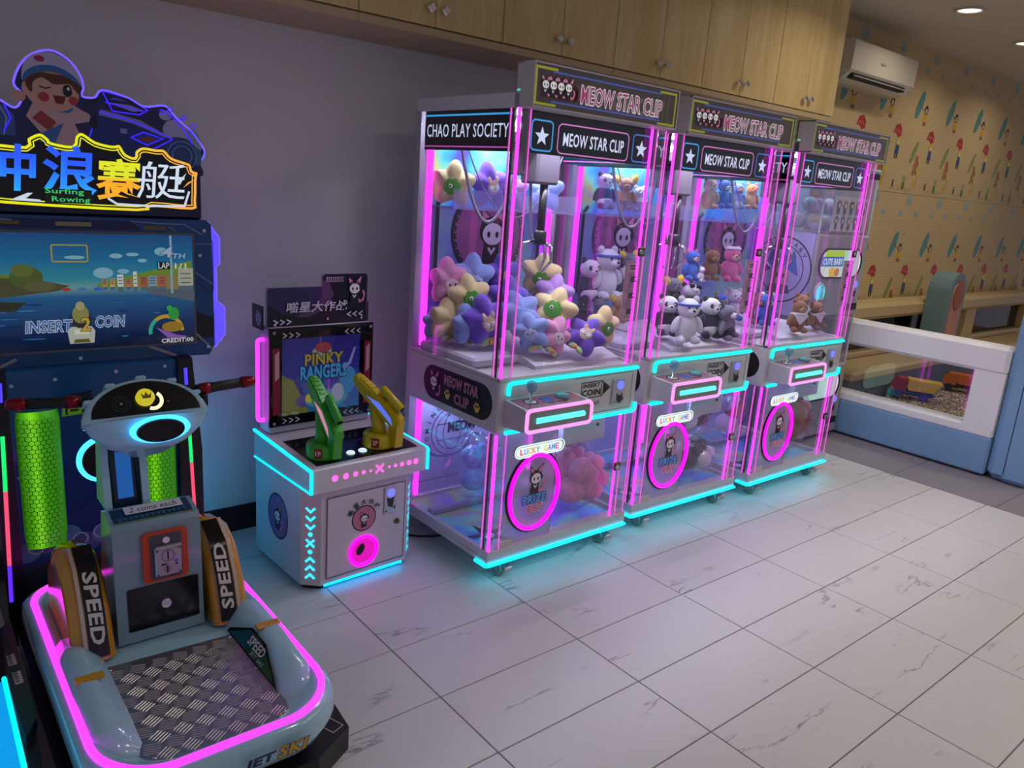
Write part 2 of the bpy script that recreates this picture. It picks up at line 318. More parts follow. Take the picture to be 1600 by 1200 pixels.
# ------------------------------------------------------------------ flat print (lettering, logos, screens)
_TX = {}
def text_geo(sx, bold):
    key = (sx, bold)
    if key in _TX: return _TX[key]
    cu = bpy.data.curves.new('t', 'FONT'); cu.body = sx; cu.size = 1.0; cu.offset = bold; cu.space_character = 1.05; cu.resolution_u = 2; cu.fill_mode = 'FRONT'
    o = bpy.data.objects.new('t', cu); COL.objects.link(o); bpy.context.view_layer.update()
    me = o.evaluated_get(bpy.context.evaluated_depsgraph_get()).to_mesh()
    vs = [(v.co.x, v.co.y) for v in me.vertices]; fs = [tuple(p.vertices) for p in me.polygons]
    bpy.data.objects.remove(o); bpy.data.curves.remove(cu)
    _TX[key] = (vs, fs); return _TX[key]
class Art:
    """flat print on the plane O + a*U + b*V (metres); each call prints on top of the last"""
    def __init__(s, O, U, V, eps=0.00025):
        s.O = Vector(O); s.U = Vector(U).normalized(); s.V = Vector(V).normalized(); s.N = s.U.cross(s.V).normalized(); s.d = 0.0008; s.d0 = s.d; s.eps = eps; s.k = 1.0; s.map = None; s.v = []; s.f = []; s.c = []
    def put(s, vs, fs, col, up=True):
        o = len(s.v); c = lin(col) if not callable(col) else None
        for p in vs:
            s.v.append(Vector(s.map(p[0], p[1], s.d)) if s.map else s.O+s.U*p[0]*s.k+s.V*p[1]*s.k+s.N*s.d); s.c.append(c if c else lin(col(p)))
        s.f += [tuple(i+o for i in f) for f in fs]
        if up: s.d += s.eps
        return s
    def reset(s): s.d = s.d0; return s
    def poly(s, pts, col, up=True): return s.put(pts, [tuple(range(len(pts)))], col, up)
    def rect(s, x0, y0, x1, y1, col, r=0): return s.poly(rrect(x0, y0, x1, y1, r) if r else [(x0, y0), (x1, y0), (x1, y1), (x0, y1)], col)
    def ell(s, cx, cy, rx, ry, col, n=20, up=True, rot=0): 
        return s.poly([(cx+rx*cos(2*pi*k/n)*cos(rot)-ry*sin(2*pi*k/n)*sin(rot), cy+rx*cos(2*pi*k/n)*sin(rot)+ry*sin(2*pi*k/n)*cos(rot)) for k in range(n)], col, up)
    def ring(s, cx, cy, r0, r1, col, n=28, ky=1.0, a0=0, a1=2*pi):
        m = n+1; vs = [(cx+r*cos(a0+(a1-a0)*k/n), cy+ky*r*sin(a0+(a1-a0)*k/n)) for r in (r0, r1) for k in range(m)]
        return s.put(vs, [(k, k+1, m+k+1, m+k) for k in range(n)], col)
    def line(s, pts, wd, col, closed=False):
        P = [Vector((p[0], p[1])) for p in pts]; n = len(P); vs = []
        for i in range(n):
            if closed: a, b = P[i]-P[i-1], P[(i+1) % n]-P[i]
            else: a = P[i]-P[i-1] if i else P[1]-P[0]; b = P[i+1]-P[i] if i < n-1 else a
            t = (a.normalized()+b.normalized())
            if t.length < 1e-6: t = b
            t.normalize(); nn = Vector((-t.y, t.x)); k = min(2.0, 1/max(0.3, abs(nn.dot(Vector((-a.y, a.x)).normalized())))) 
            vs += [tuple(P[i]+nn*wd/2*k), tuple(P[i]-nn*wd/2*k)]
        m = n if closed else n-1
        return s.put(vs, [(2*i, 2*((i+1) % n), 2*((i+1) % n)+1, 2*i+1) for i in range(m)], col)
    def text(s, tx, cx, cy, h, col, w=None, bold=0.0, shear=0.0, outline=None, rot=0.0):
        vs, fs = text_geo(tx, 0.0)
        x0 = min(p[0] for p in vs); x1 = max(p[0] for p in vs); y0 = min(p[1] for p in vs); y1 = max(p[1] for p in vs)
        ky = h/(y1-y0); kx = w/(x1-x0) if w else ky
        def mapv(q):
            out = []
            for p in q:
                X = (p[0]-(x0+x1)/2)*kx; Y = (p[1]-(y0+y1)/2)*ky; X += shear*Y
                out.append((cx+X*cos(rot)-Y*sin(rot), cy+X*sin(rot)+Y*cos(rot)))
            return out
        if outline: g = text_geo(tx, bold+outline[1]); s.put(mapv(g[0]), g[1], outline[0])
        g = text_geo(tx, bold); s.put(mapv(g[0]), g[1], col)
        return s
    def build(s, name, mat, parent):
        me = bpy.data.meshes.new(name); org = ORG.get(root_of(parent), Vector((0, 0, 0)))
        me.from_pydata([tuple(p-org) for p in s.v], [], s.f)
        a = me.color_attributes.new('col', 'FLOAT_COLOR', 'POINT')
        a.data.foreach_set('color', [q for c in s.c for q in c])
        me.materials.append(mat); o = bpy.data.objects.new(name, me); COL.objects.link(o); o.parent = parent
        return o
def cr(pts, n=4):
    """closed Catmull-Rom curve through the points"""
    P = [Vector((p[0], p[1])) for p in pts]; m = len(P); out = []
    for i in range(m):
        a, b, c, d = P[i-1], P[i], P[(i+1) % m], P[(i+2) % m]
        for k in range(n):
            t = k/n; q = .5*((2*b)+(c-a)*t+(2*a-5*b+4*c-d)*t*t+(3*b-a-3*c+d)*t**3); out.append((q.x, q.y))
    return out
def star5(cx, cy, r, k=0.42):
    return [(cx+(r if i % 2 == 0 else r*k)*sin(pi*i/5), cy+(r if i % 2 == 0 else r*k)*cos(pi*i/5)) for i in range(10)]
def cat_emblem(A, cx, cy, k, body=True):
    """winking-eared cartoon cat with headphones, the maker's mark on the claw machines"""
    P = lambda pts: [(cx+x*k, cy+y*k) for x, y in pts]
    A.poly(P([(-.42, .30), (-.50, .92), (-.05, .55)]), '#1a1018').poly(P([(.10, .55), (.62, 1.0), (.46, .28)]), '#1a1018')
    A.poly(P([(-.38, .38), (-.44, .80), (-.12, .55)]), '#e58fb0').poly(P([(.18, .56), (.56, .90), (.42, .38)]), '#e58fb0')
    if body:
        A.poly(P([(.20, -.62), (.55, -.75), (.72, -.45), (.60, -.15), (.72, -.05), (.85, -.35), (.74, -.8), (.40, -.95)]), '#d9799f')
        A.poly(P([(-.30, -.25), (-.38, -.95), (.32, -.95), (.28, -.25)]), '#17141c')
        A.poly(P([(-.16, -.40), (0, -.62), (.16, -.40), (.10, -.36), (0, -.48), (-.10, -.36)]), '#e8dfe6')
    A.ell(cx, cy+.12*k, .50*k, .46*k, '#17141c'); A.ell(cx+.02*k, cy+.04*k, .40*k, .34*k, '#efe6ea')
    A.ell(cx-.14*k, cy+.02*k, .065*k, .10*k, '#17141c').ell(cx+.18*k, cy+.02*k, .065*k, .10*k, '#17141c')
    A.ell(cx+.46*k, cy+.10*k, .11*k, .16*k, '#2c2430').ell(cx-.20*k, cy+.42*k, .09*k, .07*k, '#8a4a68').ell(cx+.18*k, cy+.44*k, .09*k, .07*k, '#8a4a68')
def paw(A, cx, cy, k, col):
    A.ell(cx, cy-.2*k, .42*k, .34*k, col)
    for x, y in ((-.5, .15), (-.2, .5), (.2, .5), (.5, .15)): A.ell(cx+x*k, cy+y*k, .15*k, .22*k, col)
# ------------------------------------------------------------------ the room
WY = 3.245                                            # plane of the back wall
mb = MB().box(-1.6, -1.5, -0.06, 10.6, WY, -0.007)
floor = struct(mb, 'floor', pbr('grout', '#8f8a86', 0.8, bump=0.1, bscale=120)); 
tm = None
def tile_obj(name, me, mat, x, y, parent):
    o = bpy.data.objects.new(name, me); COL.objects.link(o); o.location = (x, y, 0); o.parent = parent; return o
def tile_mesh(name, dx, dy, mat):
    mb = MB().box(-dx/2, -dy/2, -0.007, dx/2, dy/2, 0.0, 0.0012); o = mb.build(name, mat); me = o.data; bpy.data.objects.remove(o); return me
TX, TY = 0.6095, 0.3025
tme = tile_mesh('marble_tile', TX-0.004, TY-0.004, M_MARBLE)
for i in range(-4, 6):
    for j in range(-4, 6):
        x = 1.886+TX*(i-0.5); y = 1.445+TY*(j+0.5)
        if x+TX/2 > 4.95: continue
        tile_obj('marble_tile', tme, M_MARBLE, x, y, floor)
mb = MB().box(-1.6, 1.445+TY*6, -0.007, 4.93, WY, 0.0); 
tail = mb.build('tile_edge', M_MARBLE, floor)
M_GTILE = pbr('grey_tile', '#8b858a', 0.5, bump=0.02, bscale=60, var=0.05)
gme = tile_mesh('grey_tile', 0.597, 0.597, M_GTILE)
for j in range(-4, 4): tile_obj('grey_tile', gme, M_GTILE, 4.94+0.3, 1.40+0.6*(j-0.5), floor)
# walls
struct(MB().box(-1.6, WY, 0, 5.02, WY+0.1, CEIL), 'wall_back', M_WALL)
m, nt, b = _new('striped_wallpaper')
tc = nt.nodes.new('ShaderNodeTexCoord'); wv = nt.nodes.new('ShaderNodeTexWave'); wv.bands_direction = 'Z'; wv.inputs['Scale'].default_value = 14; wv.inputs['Distortion'].default_value = 3; wv.inputs['Detail'].default_value = 2
mp = nt.nodes.new('ShaderNodeMapping'); mp.inputs['Scale'].default_value = (0.15, 1, 1); nt.links.new(tc.outputs['Object'], mp.inputs[0]); nt.links.new(mp.outputs[0], wv.inputs['Vector'])
r = ramp(nt, [(0.0, '#c6ab78'), (1.0, '#ceb485')]); nt.links.new(wv.outputs['Fac'], r.inputs[0]); nt.links.new(r.outputs[0], b.inputs['Base Color']); b.inputs['Roughness'].default_value = 0.7
wallr = struct(MB().box(5.02, WY, 0, 14.5, WY+0.1, CEIL), 'wall_right', m)
A = Art((0, WY, 0), (1, 0, 0), (0, 0, 1), 0.0002)
MOTIF = 0.74
def at_motif(x, z):
    A.reset(); A.map = lambda a, b, d: (x+(a-x)*MOTIF, WY-d, z+(b-z)*MOTIF)
for zoff, lo in ((0.0, 5.3), (-1.17, 5.3)):
    for k in range(15):
        x = 5.94+0.622*(k-1)
        # clouds
        for dx, dz, s in ((0, 2.91, .075), (0.17, 2.80, .045), (-0.13, 2.80, .045)):
            at_motif(x+dx, dz+zoff); A.ell(x+dx, dz+zoff, s, s*.75, '#93a59f', 12).ell(x+dx-s*.1, dz+zoff+s*.45, s*.55, s*.5, '#9db0aa', 12)
        for q in range(7):
            rx = x+random.uniform(-.3, .3); rz = random.uniform(2.58, 2.76)+zoff; at_motif(rx, rz); A.poly([(rx, rz), (rx+.012, rz-.008), (rx+.008, rz+.04)], random.choice(['#8d7a4d', '#7c8a70']))
        # child in yellow with a leaning teal umbrella
        x = 7.074+0.622*(k-3); z = 2.50+zoff; at_motif(x, z)
        A.ell(x-.05, z+.04, .065, .17, '#4f8b84', 16, True, -.42).line([(x-.04, z+.05), (x+.10, z-.02)], .008, '#5a4632')
        A.ell(x+.13, z, .045, .055, '#2c2220', 12).ell(x+.13, z-.01, .028, .03, '#d9ab80', 10).poly([(x+.09, z-.045), (x+.17, z-.045), (x+.185, z-.12), (x+.08, z-.12)], '#d9a520').ell(x+.11, z-.15, .015, .025, '#8a3a1a', 8).ell(x+.15, z-.15, .015, .025, '#8a3a1a', 8)
        # child in blue under a red umbrella
        x = 6.102+0.622*(k-1); z = 2.24+zoff; at_motif(x, z)
        A.poly([(x-.10, z+.04), (x-.05, z+.13), (x+.04, z+.15), (x+.10, z+.09), (x+.10, z+.02), (x+.03, z+.0), (x-.03, z+.04)], '#b3261e')
        for q in range(5): A.ell(x-.06+.03*q, z+.06+.02*(q % 2), .007, .007, '#e8d8c0', 8)
        A.line([(x+.03, z), (x+.05, z-.12)], .007, '#5a4632').ell(x+.06, z-.04, .05, .05, '#d8b42c', 12).ell(x+.055, z-.05, .028, .026, '#e6c9a0', 10).poly([(x+.02, z-.08), (x+.09, z-.08), (x+.10, z-.18), (x+.01, z-.18)], '#2c4d78').ell(x+.03, z-.20, .012, .03, '#3c3020', 8).ell(x+.075, z-.20, .012, .03, '#3c3020', 8)
        # bear cub with a big leaf
        x = 7.111+0.622*(k-3); z = 2.13+zoff; at_motif(x, z)
        A.ell(x-.03, z+.02, .04, .15, '#7d8f3c', 14, True, -.5).line([(x-.10, z-.08), (x+.03, z+.10)], .006, '#c8c870')
        A.ell(x+.07, z-.05, .04, .045, '#a8661c', 10).ell(x+.06, z-.14, .045, .06, '#b4741f', 10).ell(x+.03, z-.21, .018, .03, '#8a5216', 8).ell(x+.10, z-.20, .018, .03, '#8a5216', 8).ell(x+.115, z-.10, .015, .035, '#8a5216', 8)
        # grass row with rabbit and flower
        x = 6.993+0.622*(k-3); z = 1.86+zoff; at_motif(x, z)
        A.ell(x, z, .04, .05, '#5d7f35', 10).ell(x-.02, z+.08, .01, .045, '#6d8f45', 8).ell(x+.02, z+.08, .01, .045, '#6d8f45', 8)
        A.ell(x+.28, z+.03, .035, .05, '#d9a31c', 10).ell(x+.34, z+.16, .05, .045, '#d8b948', 10).line([(x+.30, z), (x+.34, z+.15)], .008, '#9a8a30').ell(x-.26, z+.02, .018, .05, '#2f3a2c', 8)
        for q in range(8): A.poly([(x-.3+.07*q, z-.05), (x-.29+.07*q, z-.05), (x-.285+.07*q, z+.0)], '#5b6630')
A.reset(); A.map = None; A.rect(5.03, 1.795, 14.4, 1.802, '#a98c58')
A.build('wallpaper_print', PRINT, wallr)
struct(MB().box(-1.6, -1.5, CEIL, 14.5, WY+0.1, CEIL+0.1), 'ceiling', M_CEIL)
struct(MB().box(-1.6, WY-0.016, 0, 5.0, WY, 0.118, 0.003), 'baseboard_back', M_MBLACK)
# recessed downlights
names = ['warm recessed ceiling light over the play area nearest the wall cabinets', 'warm recessed ceiling light cut by the right edge of the picture']
for k, (x, y, p) in enumerate(DOWNLIGHTS):
    t = thing('ceiling_light', names[k] if k < 2 else 'round recessed warm ceiling light outside the picture', 'ceiling light', (x, y, CEIL), group='recessed ceiling lights')
    MB().lathe([(.075, 0), (.092, -.003), (.094, -.010), (.078, -.012), (.072, -.004)], (x, y, CEIL), 28).build('trim_ring', pbr('lamp_trim', '#d8d2c6', 0.4), t)
    MB().cyl((x, y, CEIL-.004), .073, .003, n=28).build('lens', glow('lamp_lens', (1, .86, .62), 4.0), t)
# wall cupboards: pairs of laminate doors over one bottom board each
CB_F, CB_Z = 2.85, 2.165
UW = 0.692
ORD = ['second', 'third', 'fourth', 'fifth']
M_CABIN = pbr('cabinet_carcass', '#b7a688', 0.55)
for k in range(-2, 5):
    x0 = 1.515+UW*k; x1 = x0+UW
    if k == -2: lab = 'birch wall cupboard beyond the top edge above the jet ski game'
    elif k == -1: lab = 'birch wall cupboard farthest from the air conditioner, mostly cut by the top edge'
    elif k == 4: lab = 'birch wall cupboard at the end of the row beside the air conditioner'
    else: lab = ['birch wall cupboard left of the first claw machine marquee', 'birch wall cupboard above the first lit claw machine marquee', 'birch wall cupboard above the gap between first and second marquees', 'birch wall cupboard above the second lit marquee'][k]
    t = thing('wall_cupboard', lab, 'cupboard', ((x0+x1)/2, 3.05, CB_Z), group='wall cupboards along the back wall')
    MB().box(x0+.001, CB_F+.02, CB_Z+.03, x1-.001, WY, CEIL-.002).build('carcass', M_CABIN, t)
    MB().box(x0+.0005, CB_F-.0, CB_Z, x1-.0005, WY, CB_Z+.03, .002).build('bottom_board', pbr('bottom_board_laminate', '#c4ab84', 0.5), t)
    xm = (x0+x1)/2
    for s, (a, c) in enumerate(((x0+.002, xm-.0015), (xm+.0015, x1-.002))):
        d = MB().box(a, CB_F-.001, CB_Z+.036, c, CB_F+.018, CEIL-.004, .0015).build('door', M_WOOD, t)
        hx = xm-.034 if s == 0 else xm+.034; hz = 2.266
        kb = MB(); kb.cyl((hx, CB_F-.018, hz), .006, .018, 'y', 10)
        R = Matrix.Translation((hx, CB_F-.024, hz)) @ Matrix.Rotation(pi/4, 4, 'Y')
        kb.box(-.017, -.006, -.017, .017, .006, .017, .005, R); kb.build('knob', M_CHROME, d)
# split air conditioner on the papered wall
t = thing('air_conditioner', 'white wall air conditioner on the patterned wallpaper beside the cupboards', 'air conditioner', (5.9, 3.1, 2.5))
ax0, ax1 = 5.42, 6.39; yf = 3.02
MB().prism([(WY, 2.50), (WY, 2.78), (yf+.03, 2.78), (yf+.005, 2.765), (yf, 2.73), (yf+.005, 2.575), (yf+.07, 2.51), (yf+.12, 2.50)], ax0, ax1, 'x').build('housing', pbr('ac_plastic', '#dcd3c0', 0.22), t)
f = MB(); f.box(ax0+.05, yf+.012, 2.522, ax1-.12, yf+.10, 2.556, .004, Matrix.Translation((0, 0, 0))); f.build('air_outlet', M_MBLACK, t)
sl = MB().box(ax0+.07, yf+.004, 2.534, ax1-.14, yf+.06, 2.541, .002).build('louver', pbr('ac_louver', '#c9c2b4', 0.3), t)
MB().box(ax0+.07, yf+.016, 2.546, ax1-.14, yf+.06, 2.551, .001).build('louver', pbr('ac_louver', '#c9c2b4', 0.3), t)
Art((5.86, yf-.001, 2.66), (1, 0, 0), (0, 0, 1)).rect(-.035, -.008, .035, .008, '#a9a294').build('badge', PRINT, t)
# ------------------------------------------------------------------ claw machines (built once, copied twice)
MW, MD = 0.81, 0.67
ZB0, ZB1, ZM0, ZM1, ZT0, ZT1 = 0.09, 0.146, 0.648, 0.877, 1.876, 1.93
def build_claw():
    t = thing('claw_machine', '', 'claw machine', world=False, group='claw machines along the back wall')
    G = M_GREY; Wh = M_WHITE
    # base tray
    mb = MB(); mb.box(-.012, -.012, ZB0, MW+.012, MD, ZB0+.03, .004)
    for a in ((-.012, -.012, MW+.012, .045), (-.012, MD-.03, MW+.012, MD), (-.012, .045, .012, MD-.03), (MW-.012, .045, MW+.012, MD-.03)): mb.box(a[0], a[1], ZB0+.02, a[2], a[3], ZB1, .003)
    base = mb.build('base_tray', G, t)
    MB().box(.012, .045, ZB0+.03, MW-.012, MD-.03, ZB0+.038).build('holographic_floor', holo_mat('holo_foil_floor', '#cfc8e0', .75, 2.6), t)
    A = Art((0, 0, ZB0+.038), (1, 0, 0), (0, 1, 0)); A.poly(star5(.12, .15, .12, .3), '#1b1a26').ell(.12, .15, .03, .03, '#cfc8e0'); A.build('floor_star_print', PRINT, t)
    MB().tube(arc_path([(-.016, .06, ZB0-.003), (-.016, -.017, ZB0-.003), (MW+.010, -.017, ZB0-.003)], .015), .0062).build('underglow_strip', M_CYANF, t)
    MB().box(.02, .44, ZB0+.038, MW-.05, .475, ZB0+.062, .003).build('floor_rail', pbr('rail_lilac', '#9088a4', .4), t)
    MB().box(.055, -.008, ZB1-.002, .125, .012, ZB1+.03, .003).build('door_hinge', G, t)
    # casters
    for (x, y, br) in ((.09, .034, 1), (.70, .034, 1), (.09, .60, 0), (.70, .60, 0)):
        mb = MB(); mb.box(x-.03, y-.025, ZB0-.006, x+.03, y+.025, ZB0, .001); mb.box(x-.019, y-.02, .03, x-.015, y+.02, ZB0-.004); mb.box(x+.015, y-.02, .03, x+.019, y+.02, ZB0-.004)
        c = mb.build('caster', M_STEEL, t)
        MB().cyl((x-.012, y, .032), .032, .024, 'x', 20, .004).build('wheel', pbr('caster_rubber', '#6f8a80', .5), c)
        if br: MB().box(x-.002, y-.052, .048, x+.034, y-.018, .055, .002, ).box(x-.004, y-.054, .032, x+.036, y-.05, .05, .001).build('brake_pedal', M_STEEL, c)
    # mid cabinet
    mb = MB(); mb.box(0, 0, ZM0, MW, MD, ZM1-.012, .006); mb.box(.0, -.004, ZM1-.014, MW, .03, ZM1, .003); mb.box(0, 0, ZM1-.014, .02, MD, ZM1, .003); mb.box(MW-.02, 0, ZM1-.014, MW, MD, ZM1, .003)
    mb.build('mid_cabinet', Wh, t)
    mb = MB(); mb.prism([(.10, ZM1-.012), (.10, ZM1+.004), (.20, ZM1+.03), (MD-.05, ZM1+.045), (MD-.05, ZM1-.012)], .27, MW-.03, 'x'); mb.box(.03, .212, ZM1-.012, .29, MD-.05, ZM1+.030, .01)
    mb.build('padded_play_floor', pbr('white_padding', '#d9d6de', .6, bump=.05, bscale=30), t)
    mb = MB(); mb.box(.232, .02, ZM1-.01, .236, .20, ZM1+.10); mb.box(.03, .202, ZM1-.01, .236, .206, ZM1+.10); mb.build('prize_chute_guard', M_GLASS, t)
    # side pill emblem
    A = Art((0, .60, ZM0), (0, -1, 0), (0, 0, 1))
    A.poly(rrect(.075, .035, .565, .185, .074, 8), '#0d0b10'); cat_emblem(A, .155, .112, .062)
    A.text('MEOW STAR', .355, .142, .042, '#b93a68', .235, .0, 0, ('#f3dfe8', .03)); A.text('CLIP', .365, .078, .042, '#b93a68', .10, .0, 0, ('#f3dfe8', .025))
    paw(A, .265, .080, .034, '#d9c04a'); paw(A, .475, .078, .034, '#d9c04a'); A.build('pill_emblem', PRINT, t)
    # front panel of mid cabinet
    A = Art((0, 0, ZM0), (1, 0, 0), (0, 0, 1))
    A.line([(.41, .022), (.775, .022), (.775, .188), (.41, .188)], .002, '#3a383e')
    A.line([(.455, .115), (.455, .165), (.578, .165), (.632, .13), (.578, .095), (.455, .095)], .004, '#151318', True); A.line([(.578, .098), (.578, .163)], .004, '#151318'); A.poly([(.588, .158), (.588, .102), (.624, .13)], '#151318')
    A.text('INSERT', .515, .15, .018, '#151318', .10, .02); A.text('COIN', .515, .118, .026, '#151318', .11, .03); A.text('Each', .545, .07, .022, '#222025', .05, .0, .2)
    A.build('coin_sign', PRINT, t)
    cm = MB().box(.645, -.008, ZM0+.045, .72, .0, ZM0+.165, .003).build('coin_mechanism', pbr('coin_plate', '#b9bcc6', .3, .6), t)
    MB().cyl((.692, -.013, ZM0+.135), .021, .006, 'y', 20).build('coin_slot_light', glow('periwinkle_slot', (.22, .25, 1.0), .9), cm)
    A = Art((.692, -.008, ZM0), (1, 0, 0), (0, 0, 1)); A.poly([(-.02, .10), (.0, .085), (.02, .10), (.012, .05), (-.012, .055), (-.018, .07)], '#2a2830').ell(-.03, .06, .004, .004, '#444').ell(.02, .07, .006, .012, '#4a4855'); A.build('coin_plate_print', PRINT, cm)
    for pts in ([(.044, -.008, ZM0+.160), (.044, -.008, ZM0+.207), (MW-.012, -.008, ZM0+.207)],):
        MB().tube(arc_path(pts, .03), .0075).build('neon_tube', M_CYAN, t)
    MB().tube([(.040, -.008, ZM0+.004), (.125, -.008, ZM0+.004)], .0075).build('neon_tube', M_CYAN, t)
    MB().tube(arc_path([(.34, -.008, ZM0+.002), (MW-.006, -.008, ZM0+.002), (MW-.006, -.008, ZM0+.042)], .025), .0075).build('neon_tube', M_CYAN, t)
    # control box
    x0, x1, yf, z0, z1 = .03, .385, -.135, .690, .786
    cb = MB().prism([(0, z0-.01), (0, z1+.004), (yf+.01, z1-.004), (yf, z1-.012), (yf, z0+.01), (yf+.01, z0)], x0, x1, 'x').build('control_box', Wh, t)
    A = Art((x0, 0, z1+.0042), (1, 0, -0), (0, 1, .06)); A.rect(.015, -.122, .34, -.012, '#a85a78', .01).ell(.085, -.06, .035, .03, '#2d2833').ell(.085, -.06, .026, .022, '#d5ced8').rect(.14, -.085, .20, -.035, '#3a5bb8', .008).rect(.145, -.10, .25, -.095, '#2d2833'); A.build('control_decal', PRINTG, cb)
    j = MB().lathe([(.016, 0), (.014, .006), (.005, .008), (.0045, .05)], (x0+.085, -.06, z1), 14).build('joystick', M_CHROME, cb)
    j2 = MB().lathe([(.003, .0), (.016, .012), (.024, .03), (.02, .046), (.006, .054), (.0, .055)], (x0+.085, -.06, z1+.035), 14).build('joystick_ball', frosted('clear_blue_ball', '#b8e0ee', '#8fc3d6', .55), cb)
    MB().lathe([(.03, 0), (.03, .012), (.024, .020), (.0, .022)], (x0+.255, -.06, z1-.002), 20).build('start_button', frosted('teal_button', '#80d0d0', '#6fb6bd', .8), cb)
    fr = [(x, yf-.004, z) for x, z in rrect(x0+.004, z0+.002, x1-.004, z1-.006, .018)]
    MB().tube(fr, .0075, closed=True).build('pink_light_frame', M_PALEP, cb)
    MB().prism(rrect(x0+.014, z0+.012, x1-.014, z1-.016, .01), yf-.006, yf+.001, 'y').build('front_plate', pbr('front_plate_grey', '#8c878a', .4), cb)
    MB().tube([(x0+.05, yf-.008, (z0+z1)/2-.002), (x1-.05, yf-.008, (z0+z1)/2-.002)], .012).build('light_bar', glow('aqua_bar', (.12, 1.0, .86), 1.25), cb)
    # rear uprights and back panels
    mb = MB(); mb.box(0, MD-.035, ZB1, .035, MD, ZT0); mb.box(MW-.035, MD-.035, ZB1, MW, MD, ZT0); mb.build('rear_frame', pbr('rear_frame_white', '#aeb0ba', .4), t)
    MB().box(.035, MD-.02, ZB1, MW-.035, MD-.005, ZM0).build('lower_back_panel', pbr('lilac_panel', '#b6b2d6', .35), t)
    up = MB().box(.035, MD-.02, ZM1, MW-.035, MD-.005, ZT0).build('upper_back_panel', holo_mat('holo_lilac', '#a9a8d8', .35, 2.0), t)
    MB().box(.04, MD-.024, 1.50, MW-.04, MD-.0205, ZT0).build('holographic_backdrop', holo_mat('holo_foil_back', '#8c78ff', .92, 2.2), t)
    A = Art((MW/2, MD-.0205, 1.385), (1, 0, 0), (0, 0, 1))
    A.ell(0, 0, .215, .215, '#15131c', 40).ring(0, 0, .188, .203, '#3a3648', 40).ell(0, 0, .186, .186, '#a2588c', 40).rect(-.11, -.15, -.07, .16, '#c9609a'); cat_emblem(A, .02, -.01, .15)
    for k in range(34):
        a = 2*pi*k/34; A.line([(.192*cos(a), .192*sin(a)), (.200*cos(a), .200*sin(a))], .006, '#b8b2c8')
    A.line([(-.30, -.30), (-.30, .12), (-.27, .15)], .02, '#1a1822').line([(.30, -.30), (.30, .12), (.27, .15)], .02, '#1a1822'); A.build('back_emblem', PRINT, t)
    A = Art((.26, MD-.021, .40), (1, 0, 0), (0, 0, 1))
    A.ring(0, .04, .118, .122, '#23222c', 36).ring(0, .04, .092, .095, '#23222c', 36).ring(0, .04, .05, .053, '#23222c', 24, 1.8).line([(-.09, .08), (.09, .08)], .003, '#23222c').line([(-.09, .0), (.09, .0)], .003, '#23222c').ring(-.02, -.03, .11, .128, '#5b6c9c', 24, .45, pi, 2*pi)
    A.text('MEOW', .06, .06, .05, '#1c1b26', .17, .03); 
    for k, ch in enumerate('COMING SOON'):
        a = radians(205-16*k)
        if ch != ' ': A.text(ch, .148*cos(a), .04+.148*sin(a), .022, '#1c1b26', None, .01, 0, None, a-pi/2)
    A.line([(-.14, -.19), (-.20, -.19), (-.215, -.165), (-.215, -.08)], .003, '#23222c').line([(-.14, -.19), (.05, -.19)], .003, '#23222c'); A.build('lower_back_print', PRINT, t)
    # shelf with lip inside the tower
    MB().box(.05, MD-.225, 1.494, MW-.05, MD-.025, 1.500).box(.05, MD-.228, 1.494, MW-.05, MD-.224, 1.575).build('prize_shelf', frosted('acrylic_shelf', '#e6e2f6', '#cfc8ee', .22), t)
    # magenta light bars in the rear corners and lights inside
    for x in (.052, MW-.052):
        MB().box(x-.013, MD-.05, ZM1+.002, x+.013, MD-.030, 1.745, .004).build('corner_light_bar', M_PINK, t)
        MB().box(x-.010, MD-.05, ZB1+.01, x+.010, MD-.030, ZM0-.01, .004).build('corner_light_bar', M_PINK, t)
    MB().box(.10, .10, ZT0-.012, MW-.10, .13, ZT0-.004).box(.10, MD-.12, ZT0-.012, MW-.10, MD-.09, ZT0-.004).build('interior_light', M_WLED, t)
    MB().box(.06, .03, ZM0-.010, MW-.06, .05, ZM0-.003).box(.06, MD-.12, ZM0-.010, MW-.06, MD-.10, ZM0-.003).build('interior_light', glow('ice_led', (.45, .58, 1.0), 24.0), t)
    # roof and marquee
    MB().box(0, 0, ZT0, MW, MD, ZT1, .004).build('roof', pbr('roof_white', '#dedade', .4), t)  # coat lightened in the colour to offset the dim light up here
    MB().box(.0, .0, ZT1, MW-.02, .022, ZT1+.012, .002).build('roof_light_strip', glow('mint_strip', (.12, .8, .62), .8), t)
    h0, h1 = ZT0+.002, 2.030; hf = -.068
    mb = MB(); mb.box(0, hf, h0, MW-.02, -.001, h0+.006); mb.box(0, hf, h1-.006, MW-.02, .03, h1); mb.box(0, hf, h0, .006, .03, h1); mb.box(MW-.026, hf, h0, MW-.02, .03, h1); mb.box(0, .022, ZT1, MW-.02, .03, h1)
    hd = mb.build('marquee_box', pbr('marquee_shell', '#cfcbc6', .4), t)
    MB().box(.006, hf+.004, h0+.006, MW-.026, hf+.012, h1-.006).build('marquee_board', pbr('wood_reflection_board', '#6e5c42', .18), hd)  # brown painted in for the wood reflected and seen through clear acrylic
    A = Art((0, hf+.004, h0), (1, 0, 0), (0, 0, 1)); hh = h1-h0
    for yy in (hh-.030, .022): A.rect(.09, yy, MW-.13, yy+.008, '#3c4c92').rect(.09, yy+.002, MW-.13, yy+.0045, '#5f72c4')
    for a, sg in ((.012, 1), (MW-.04, -1)):
        A.line([(a+sg*.10, hh-.018), (a, hh-.018), (a, .014), (a+sg*.10, .014)], .009, '#a8a812')
    for q in (.045, .075): A.line([(MW-.04-q, hh-.02), (MW-.04-q, .016)], .003, '#6c6c1c')
